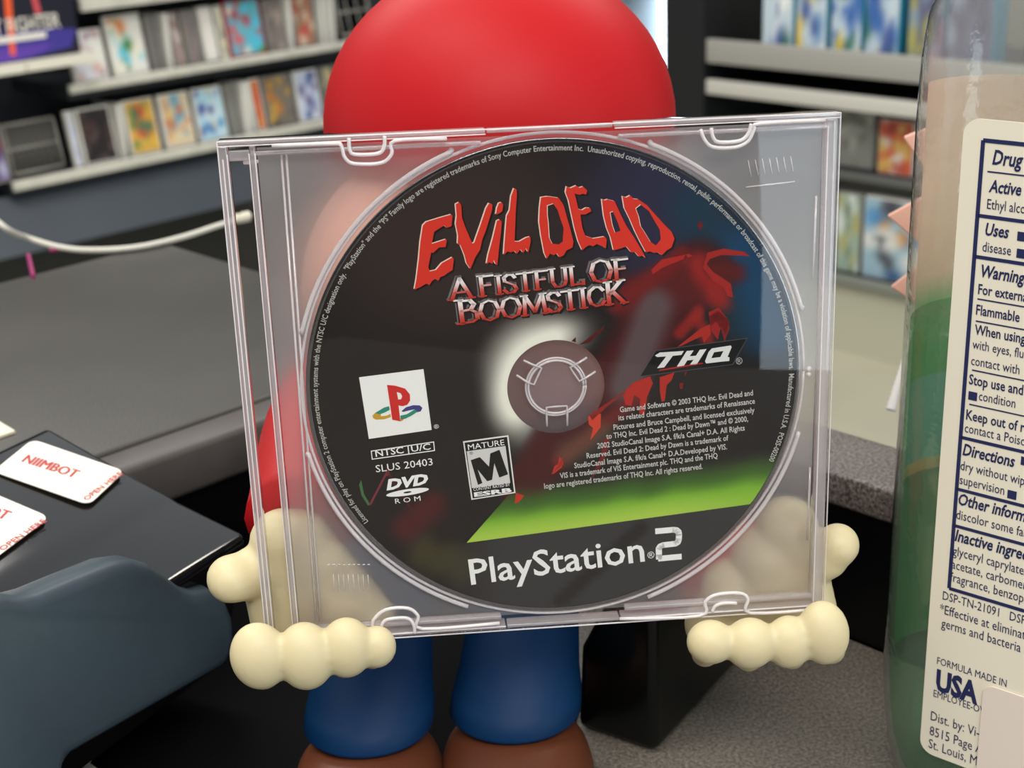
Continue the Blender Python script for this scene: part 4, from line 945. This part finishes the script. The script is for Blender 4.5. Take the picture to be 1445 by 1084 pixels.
# hands, each one smooth body with thumb and four unequal fingers
def CP(px, py, z): return CASE_M @ L(px, py, z)
def hand(palm, thumb, fingers, links):
    h = MB()
    def ball(c, r): h.ell(c, r, r, r, nu=20, nv=12)
    def limb(a, b, ra, rb, n=8):
        for i in range(n + 1):
            t = i / n; p = a.lerp(b, t); r = ra + (rb - ra) * t; h.ell(p, r, r, r, nu=16, nv=10)
    for a, b, ra, rb in palm: limb(CP(*a), CP(*b), ra, rb)
    for a, b, ra, rb in thumb: limb(CP(*a), CP(*b), ra, rb)
    for (x, y, rx, ry, dx) in fingers:
        # knuckle under the case, fingertip curled up in front of its lower edge
        k = L(x + dx, y + ry * .30, -.006); tip = L(x, y - ry * .30, .0085)
        s_ = .000174
        up = Matrix((CASE_M.to_3x3().col[0], CASE_M.to_3x3().col[1], CASE_M.to_3x3().col[2])).transposed()
        zt_ = .0035 + rx * s_ * .78
        h.ell(CP(x, y, zt_), rx * s_ * .97, ry * s_ * .98, rx * s_ * .78, rot=up @ Matrix.Rotation(math.atan2(dx, ry * 1.2), 3, 'Z') )
        low = CP(x + dx * .6, y + ry * .34, -.001); back = CP(x + dx, y + ry * .45, -.010)
        limb(CP(x + dx * .3, y + ry * .40, zt_ * .8), low, rx * s_ * .50, rx * s_ * .48, 4); limb(low, back, rx * s_ * .48, rx * s_ * .6, 6)
    return h
pzl = -.0125
hl = hand([((400, 765, pzl), (420, 860, pzl), .0088, .0092), ((420, 770, pzl - .002), (480, 850, pzl), .0095, .009), ((375, 800, pzl), (400, 880, pzl), .0070, .0085), ((400, 885, pzl), (520, 905, pzl), .0088, .007), ((455, 800, pzl), (520, 870, pzl), .008, .007)],
          [((400, 790, pzl), (350, 812, -.009), .0078, .0066), ((350, 812, -.009), (326, 817, -.006), .0064, .0062)],
          [(366, 926, 43, 52, 6), (431, 926, 43, 53, 2), (489, 914, 39, 47, -3), (531, 913, 30, 33, -5)], None)
world_part(hl, 'hand', M_cream, fig, remesh=.0007, relax=6, smooth=True)
hr = hand([((1080, 790, pzl), (1100, 870, pzl), .0095, .0092), ((1110, 745, pzl), (1135, 860, pzl), .0085, .0088), ((1010, 880, pzl), (1140, 880, pzl), .0085, .009), ((1030, 830, pzl), (1030, 870, pzl), .008, .008)],
          [((1120, 800, pzl), (1165, 785, -.009), .0075, .0062), ((1165, 783, -.009), (1182, 769, -.007), .006, .0057)],
          [(1162, 893, 39, 52, 10), (1113, 906, 37, 42, 4), (1058, 908, 40, 40, -2), (1003, 906, 37, 34, -8)], None)
world_part(hr, 'hand', M_cream, fig, remesh=.0007, relax=6, smooth=True)
# legs and shoes
def leg(pxc, pyb, rb, rt, pxt, name):
    base = at_z(pxc, pyb, COUNTER + .020); base.y += rb * .95; top = Vector((at_depth(pxt, 800, .46).x, tc_.y - .004, COUNTER + .075))
    prof = [(0, 1.0), (.02, 1.07), (.10, 1.06), (.2, 1.0), (.45, .93), (.75, .92), (1, .98)]
    b = MB(); rings = []
    for t, k in prof:
        p = base.lerp(top, t); r = (rb + (rt - rb) * t) * k; rings.append(ellring(p, r, r * .9, tilt=0))
    b.loft([ellring(base, rb * .8, rb * .75)] + rings); world_part(b, 'leg', M_blue, fig, smooth=True)
    sh = MB()
    for t in range(9):
        pass
    c = base.copy(); c.z = COUNTER + .0008
    rings = []
    for z, k in ((0, .92), (.0015, 1.0), (.005, 1.03), (.010, .97), (.014, .84), (.017, .62), (.0185, .3)):
        rings.append(ellring((c.x, c.y - .007, c.z + z), rb * 1.2 * k, rb * 1.55 * k))
    sh.loft(rings); world_part(sh, 'shoe', M_brown, fig, smooth=True)
leg(513, 1074, .0180, .017, 560, 'leg'); leg(728, 1054, .0183, .017, 760, 'leg')

# ------------------------------------------------------------------ label printer
M_pbody = mat('slate_plastic', (62, 76, 84), .38, noise=.04, nscale=300)
M_plid = mat('smoky_black_lid', (20, 18, 18), .10, coat=.5)
ax = Vector((-.50, -.866, 0)).normalized(); pp = Vector((.866, -.50, 0)).normalized()
PO = at_z(230, 690, COUNTER + .072); PO.z = COUNTER + .0008
SG = 1 if ax.cross(pp).z > 0 else -1
prn = empty('label_printer', PO, Matrix((ax * SG, pp, Vector((0, 0, 1)))).transposed(), 'slate grey label printer with glossy black lid and white sticker strips', 'label printer')
PM = Matrix.Translation(PO) @ Matrix((ax * SG, pp, Vector((0, 0, 1)))).transposed().to_4x4(); PI_ = PM.inverted()
def pq(px, py, s=0.0):
    p = PI_ @ on_plane(px, py, PO + ax * s, ax); return p.y, p.z
PLEN = .15
def slab(name, prof, m, s0=0, s1=PLEN, bev=.003):
    b = MB(); b.loft([[Vector((SG * s, q, z)) for q, z in prof] for s in (s0, s1)])
    return b.build(name, m, prn, bevel=bev)
qb, qd, qe, qe2 = pq(60, 600), pq(230, 690), pq(346, 741), pq(352, 768)
f0 = at_z(333, 938, COUNTER + .0008); qbot = (PI_ @ f0).y
lv = Vector((0, qe[0] - qd[0], qe[1] - qd[1])).normalized()              # down the lid's front slope
ln = PM.to_3x3() @ Vector((0, -lv.z, lv.y))
T_ = PI_ @ on_plane(200, 790, PM @ Vector((0, *qd)), ln)
lid_prof = [(qb[0], .012), (qb[0], qb[1] - .003), (qb[0] + .003, qb[1])] + [(qd[0] + dx_, qd[1] + dz_) for dx_, dz_ in ((-.009, .0019), (-.005, .0009), (-.001, -.0003), (.003, -.0016), (.007, -.0031))] + [(qe[0], qe[1] - .003), (qe2[0] - .001, qe2[1]), (qbot + .010, .012)]
slab('lid', lid_prof, M_plid, 0, PLEN, .0035)
slab('base', [(qb[0] + .006, 0), (qb[0] + .001, .0118), (qbot - .010, .0118), (qbot - .016, 0)], M_panel, .006, PLEN, .002)
# front body panel with a raised rounded tongue, drawn on the sloping front
tv = Vector((0, -.004, .06)); f0 = PM @ Vector((0, max(qe[0], qe2[0]) + .0068, 0)); qbot = qe[0]
fn = (PM.to_3x3() @ Vector((0, tv.z, -tv.y))).normalized(); fu = (PM.to_3x3() @ tv).normalized(); fa = fu.cross(fn)
def fr2(px, py): p = on_plane(px, py, f0, fn) - f0; return (p.dot(fa), p.dot(fu))
poly = [fr2(*p) for p in ((336, 905), (334, 872), (322, 842), (300, 829), (280, 834), (262, 829), (240, 812), (218, 797), (192, 789), (165, 793), (110, 815), (60, 836), (34, 843), (12, 840), (-12, 842), (-70, 872))]
zb_ = max(.0005, fr2(325, 940)[1]); zb2 = max(.0005, fr2(100, 1070)[1]); xl_ = poly[-1][0]; poly = [fr2(327, 939), fr2(100, 1070), (xl_, .001)] + [poly[-1]] + poly[:-1][::-1]
bp_ = MB().prism(poly, -.012, 0)
FM = Matrix((fa, fu, fn)).transposed().to_4x4(); FM.translation = f0
bp_.v = [FM @ v for v in bp_.v]
world_part(bp_, 'front_body', M_pbody, prn, bevel=.004)
# stickers on the lid, with print
M_stk = mat('white_sticker', (236, 232, 220), .45); M_redink = mat('red_ink', (176, 40, 44), .45)
lo_ = PM @ Vector((0, *qd)); lw_ = (PM.to_3x3() @ Vector((0, qd[0] - qb[0] - .003, qd[1] - qb[1]))).normalized(); ln_ = ax.cross(lw_)
if ln_.z < 0: ln_ = -ln_
lx_ = lw_.cross(ln_)
LMt = Matrix((lx_, lw_, ln_)).transposed().to_4x4(); LMt.translation = lo_
def lidxy(px, py): p = on_plane(px, py, lo_, ln_) - lo_; return Vector((p.dot(lx_), p.dot(lw_)))
def sticker(corner_px, texts):
    c4_ = [lidxy(*p) for p in corner_px]; o = c4_[0]; ex = (c4_[1] - o); wX = ex.length; ex.normalize(); ey = Vector((-ex.y, ex.x)) * (1 if (c4_[3] - o).dot(Vector((-ex.y, ex.x))) > 0 else -1)
    hY = (c4_[3] - o).dot(ey)
    st = MB(); z = .0006
    st.prism([tuple(o + ex * x + ey * y) for x, y in rrect(0, wX, 0, hY, .003)], z - .0003, z); st.v = [LMt @ v for v in st.v]
    so = world_part(st, 'sticker', M_stk, prn)
    tm = MB(); tm.sheet = True
    for s, a, b, cp, bo in texts:
        for k_ in range(5 if cp > .003 else 2):
            sh_ = ex * (.00009 * (k_ - (2 if cp > .003 else .5))); text_on(tm, s, lidxy(*a) + sh_, lidxy(*b) + sh_, cp, z + .00012 + .000004 * k_, bo)
    tm.v = [PI_ @ (LMt @ v) for v in tm.v]
    tm.build('red_print', M_redink, so)
sticker([(46, 622), (176, 667), (118, 710), (-30, 660)], [('NIIMBOT', (30, 654), (104, 677), .0046, 0), ('OPEN HERE', (123, 709), (174, 671), .0018, .01)])
sticker([(-62, 676), (70, 732), (-2, 786), (-150, 730)], [('NIIMBOT', (-72, 712), (6, 736), .0046, 0), ('OPEN HERE', (4, 780), (66, 738), .0018, .01)])

pt = at_z(-40, 585, COUNTER + .03)
wp_ = empty('paper_slip', at_z(2, 640, COUNTER), None, 'cream paper slip peeking out behind the label printer', 'paper')
p4 = [at_z(-60, 545, LZ), at_z(-8, 594, LZ), at_z(22, 612, LZ), at_z(-60, 640, LZ)]
world_part(MB().prism([q2(p) for p in p4], LZ + .0002, LZ + .0012), 'slip', mat('cream_paper', (226, 220, 196), .6), wp_)
tgp = [at_z(p[0], p[1], COUNTER) for p in ((95, 1068), (104, 1064), (150, 1100), (132, 1104))]
tag(MB().prism([q2(p) for p in tgp], COUNTER + .0009, COUNTER + .0016).build('paper_tag', M_stk), 'narrow white paper tag under the front of the label printer', 'tag')

# ------------------------------------------------------------------ sanitizer bottle
BD = hor(-1900, -230) * -1                      # across the label, to the right
BN = Vector((BD.y, -BD.x, 0))                   # out of the label, towards the camera
if BN.dot(CAM - at_depth(1330, 620, .4)) < 0: BN = -BN
b0 = at_z(1292, 1050, COUNTER + .022)           # lower left corner of the label
BW, BDp = .112, .046
edge = on_plane(1238, 1000, b0 - BN * .012, BN)
left = (edge - b0).dot(BD)
bc = b0 + BD * (left - .0015 + BW / 2) - BN * (BDp / 2); bc.z = COUNTER + .0006
BR = Matrix((BD, -BN, Vector((0, 0, 1)))).transposed()
bot_ = empty('sanitizer_bottle', bc, BR, 'tall clear sanitizer bottle half full of green gel with white drug facts label', 'bottle')
BMi = bot_.matrix_world.inverted()
M_bottle = clear('bottle_plastic', (246, 247, 244), gloss=1.8, rough=.08, milky=.12, bump=.3, bscale=240)
def sect(z, w, d, r, n=8): return [Vector((x, y, z)) for x, y in rrect(-w / 2, w / 2, -d / 2, d / 2, min(r, w / 2 - .0005, d / 2 - .0005), n)]
HB = .232
prof = [(0, .86, .80), (.004, .915, .87), (.012, .96, .94), (.022, .985, .98), (.034, 1, 1), (.12, .995, 1), (.19, .995, 1), (.208, .99, .99), (.218, .97, .955), (.2262, .91, .87), (.2325, .80, .76), (.236, .62, .62), (.2374, .40, .56)]
b = MB(); b.loft([sect(z, BW * a, BDp * c, .022) for z, a, c in prof], caps=True)
b.build('shell', M_bottle, bot_, smooth=True)
ck = MB(); ck.loft([ellring((0, 0, z), r, r, 32) for z, r in ((.2376, .017), (.245, .017), (.2455, .02), (.262, .02), (.264, .018))]); ck.build('pump_collar', mat('white_cap', (230, 228, 220), .4), bot_, smooth=True)
# gel
M_gel = clear('green_gel', (218, 244, 224), gloss=.4, rough=.15, milky=.10, mcol=(70, 185, 100))
LV = (BMi @ on_plane(1285, 475, b0, BN)).z
b = MB(); b.loft([sect(z, BW * a - .003, BDp * c - .003, .0205) for z, a, c in ((.002, .84, .78), (.006, .915, .87), (.014, .96, .94), (.024, .985, .98), (.036, .998, 1), (.09, .996, 1), (LV, .994, 1))]); b.build('gel', M_gel, bot_, smooth=True)
# front label on the far side, seen through from its back: bands of colour
fl = MB(); fl.sheet = True
yb = BDp / 2 + .0004; hw = BW / 2 - .020
def zl_(y): return (BMi @ on_plane(1285, y, b0, BN)).z + .003
cols_ = [(.034, (40, 130, 66)), (zl_(756), (30, 92, 58)), (zl_(755), (236, 150, 90)), (zl_(738), (240, 180, 120)), (zl_(737), (120, 176, 190)), (zl_(612), (130, 180, 190)), (zl_(608), (60, 170, 70)), (zl_(500), (110, 180, 100)), (zl_(455), (232, 204, 172)), (.199, (240, 214, 190))]
arcp = [(-BW / 2 - .0003, .0015)] + [(-hw - .0206 * math.sin(t), yb - .020 * (1 - math.cos(t))) for t in [PI / 2 * k / 5 for k in range(5, 0, -1)]]
xs = arcp + [(-hw, yb), (0, yb), (hw, yb)] + [(-x, y) for x, y in reversed(arcp)]
n = len(xs); vs = []; cs = []
for z, cl in cols_:
    for x, y in xs: vs.append((x, y, z)); cs.append(cl)
fl.add(vs, [(j * n + i, j * n + i + 1, (j + 1) * n + i + 1, (j + 1) * n + i) for j in range(len(cols_) - 1) for i in range(n - 1)], cs)
mfl = vcol('front_label_print', .5); t = mfl.node_tree; tl_ = t.nodes.new('ShaderNodeBsdfTranslucent'); mx_ = t.nodes.new('ShaderNodeMixShader'); mx_.inputs[0].default_value = .55
t.links.new([n_ for n_ in t.nodes if n_.type == 'ATTRIBUTE'][0].outputs['Color'], tl_.inputs['Color'])
t.links.new(t.nodes['Principled BSDF'].outputs[0], mx_.inputs[1]); t.links.new(tl_.outputs[0], mx_.inputs[2]); t.links.new(mx_.outputs[0], t.nodes['Material Output'].inputs[0])
fl.build('front_label', mfl, bot_)
# back label with printed facts
LP0 = b0.copy()
def lb(px, py):
    p = BMi @ on_plane(px, py, LP0, BN); return (p.x, p.z)
yl = (BMi @ LP0).y
def flat_on(mb, y):
    mb.v = [Vector((v.x, y - v.z, v.y)) for v in mb.v]; return mb
la, lc = lb(1292, 1056), lb(1369, 166)
LX0, LZ0, LZ1 = (la[0] + lc[0]) / 2, la[1], lc[1]; LX1 = BW / 2 - .012
lm = MB(); lm.prism(rrect(LX0, LX1, LZ0, LZ1, .004), 0, .0003); flat_on(lm, yl)
lbl = lm.build('back_label', mat('label_white', (232, 226, 208), .45), bot_)
M_navy = mat('navy_ink', (28, 36, 84), .45)
nv = MB(); nv.sheet = True; zt = .0004
bx0 = (lb(1393, 199)[0] + lb(1336, 828)[0]) / 2 ; bz1, bz0 = lb(1393, 198)[1], lb(1335, 828)[1]; bx1 = LX1 - .004
def hrule(py, px, t, x0=None): z = lb(px, py)[1]; x0 = bx0 if x0 is None else x0; nv.flat([(x0, z - t / 2), (bx1, z - t / 2), (bx1, z + t / 2), (x0, z + t / 2)], zt)
nv.flat([(bx0 - .0005, bz0), (bx0 + .0005, bz0), (bx0 + .0005, bz1), (bx0 - .0005, bz1)], zt); nv.flat([(bx1 - .0005, bz0), (bx1 + .0005, bz0), (bx1 + .0005, bz1), (bx1 - .0005, bz1)], zt)
hrule(198, 1393, .001); hrule(828, 1335, .001)
for py, px in ((304, 1384), (362, 1380), (616, 1355), (689, 1350), (740, 1344)): hrule(py, px, .0009)
for py, px in ((242, 1398), (421, 1379), (452, 1376), (521, 1370), (569, 1365)): hrule(py, px, .00035, bx0 + .0016)
def lt(s, px, py, cpx, bold=0, slant=0, cond=.70):
    p = lb(px, py); q = lb(px, py - cpx)
    text_free(nv, s, p, (q[1] - p[1]), zt, bold, slant, cond)
def sq(px, py, hpx):
    p = lb(px, py); q = lb(px, py - hpx); h = q[1] - p[1]; nv.flat([(p[0], p[1]), (p[0] + h, p[1]), (p[0] + h, p[1] + h), (p[0], p[1] + h)], zt)
BO, IT = .022, .2
for a in (('Drug Facts', 1401, 231, 20, BO, IT), ('Active ingredient', 1396, 270, 17, BO, IT), ('Ethyl alcohol', 1393.5, 294, 14), ('Uses', 1391, 331, 17, BO, IT), ('disease', 1387, 354, 14),
          ('Warnings', 1385, 390, 17, BO, IT), ('For external use', 1381, 414, 14, .014), ('Flammable', 1378, 443, 14, .014), ('When using', 1376, 471, 14, .014), ('with eyes, flush', 1373, 491, 13), ('contact with', 1371, 514, 13),
          ('Stop use and', 1368, 541, 14, .014), ('condition', 1382, 564, 13), ('Keep out of reach', 1364, 591, 14, .014), ('contact a Poison', 1362, 609, 13), ('Directions', 1359, 641, 16, BO, IT), ('dry without wiping', 1356, 662, 13),
          ('supervision', 1355, 682, 13), ('Other information', 1353, 711, 16, BO, IT), ('discolor some fabrics', 1350, 731, 13), ('Inactive ingredients', 1348, 762, 16, BO, IT), ('glyceryl caprylate/', 1345, 782, 13), ('acetate, carbomer', 1343.5, 801, 13),
          ('fragrance, benzophenone', 1341.5, 819, 13), ('DSP-TN-21091   DSP-M', 1331, 845, 12), ('*Effective at eliminating', 1327, 864, 13), ('germs and bacteria in', 1329, 884, 13), ('FORMULA MADE IN', 1323, 936, 10), ('USA', 1321, 972, 28, .045), ('EMPLOYEE-OWNED', 1318, 982, 10),
          ('Dist. by: Vi-Jon', 1314, 1015, 13), ('8515 Page Ave', 1312.5, 1036, 13), ('St. Louis, MO', 1311, 1054, 13)):
    lt(*a)
sq(1436, 339, 13); sq(1435, 363, 13); sq(1367, 563, 12); sq(1422, 702, 12); sq(1441, 655, 12)
flat_on(nv, yl); nv.build('navy_print', M_navy, lbl)
rd = MB(); rd.sheet = True
rd.flat([lb(*p) for p in ((1405, 975), (1414, 977), (1413, 981), (1406, 980))], zt); flat_on(rd, yl); rd.build('red_mark', M_redink, lbl)
ps = MB(); p0_ = lb(1385, 1100); p1_ = lb(1402, 970)
ps.prism(rrect(lb(1384, 1030)[0], LX1 + .004, lb(1384, 1150)[1], lb(1398, 966)[1], .003), .0005, .0008); flat_on(ps, yl)
ps.build('price_sticker', mat('pale_pink_sticker', (228, 216, 206), .5), bot_)

# ------------------------------------------------------------------ pink pointed card and white brush tip behind the bottle
M_pink = mat('pale_pink_felt', (236, 186, 166), .7)
pk0 = at_depth(1300, 330, .52); pkz = COUNTER
pk = empty('spiked_pink_shape', Vector((pk0.x, pk0.y, COUNTER)), BR, 'pale pink upright shape whose three triangular points stick out behind the bottle', 'toy')
PKi = pk.matrix_world.inverted()
def pkx(px, py): p = PKi @ on_plane(px, py, pk0, BN); return (p.x, p.z)
top_ = pkx(1330, 150)[1]
xb_ = pkx(1296, 330)[0]
bdy = MB(); bdy.prism([(xb_ + .010, 0), (xb_ + .05, 0), (xb_ + .045, top_), (xb_ + .010, top_)], -.012, .012); bdy.v = [Vector((v.x, v.z, v.y)) for v in bdy.v]
bdy.build('body', M_pink, pk, bevel=.004)
for tri in (((1278, 191), (1330, 172), (1326, 262)), ((1255, 302), (1318, 268), (1314, 352)), ((1260, 402), (1312, 362), (1306, 434))):
    q = [pkx(*p) for p in tri]
    t_ = MB(); t_.prism(q, -.003, .003); t_.v = [Vector((v.x, v.z, v.y)) for v in t_.v]
    t_.build('spike', M_pink, pk, bevel=.001)
ra, rb_ = at_depth(1257, 580, .53), at_depth(1280, 492, .53)
dn = Vector((0, 0, -1))
foot = Vector((ra.x - .012, ra.y, LZ))
wt = empty('ribbed_white_stick', ra, None, 'small white ribbed plastic tip leaning behind the bottle edge', 'stick')
pts = [ra.lerp(rb_, k / 24) for k in range(25)] + [rb_ + (rb_ - ra) * .3]
world_part(MB().tube(pts, [(.0021 - .0015 * k / 24) * (1 if k % 2 else .82) for k in range(25)] + [.0006], 10), 'ribbed_tip', mat('white_nylon', (226, 226, 224), .4), wt, smooth=True)
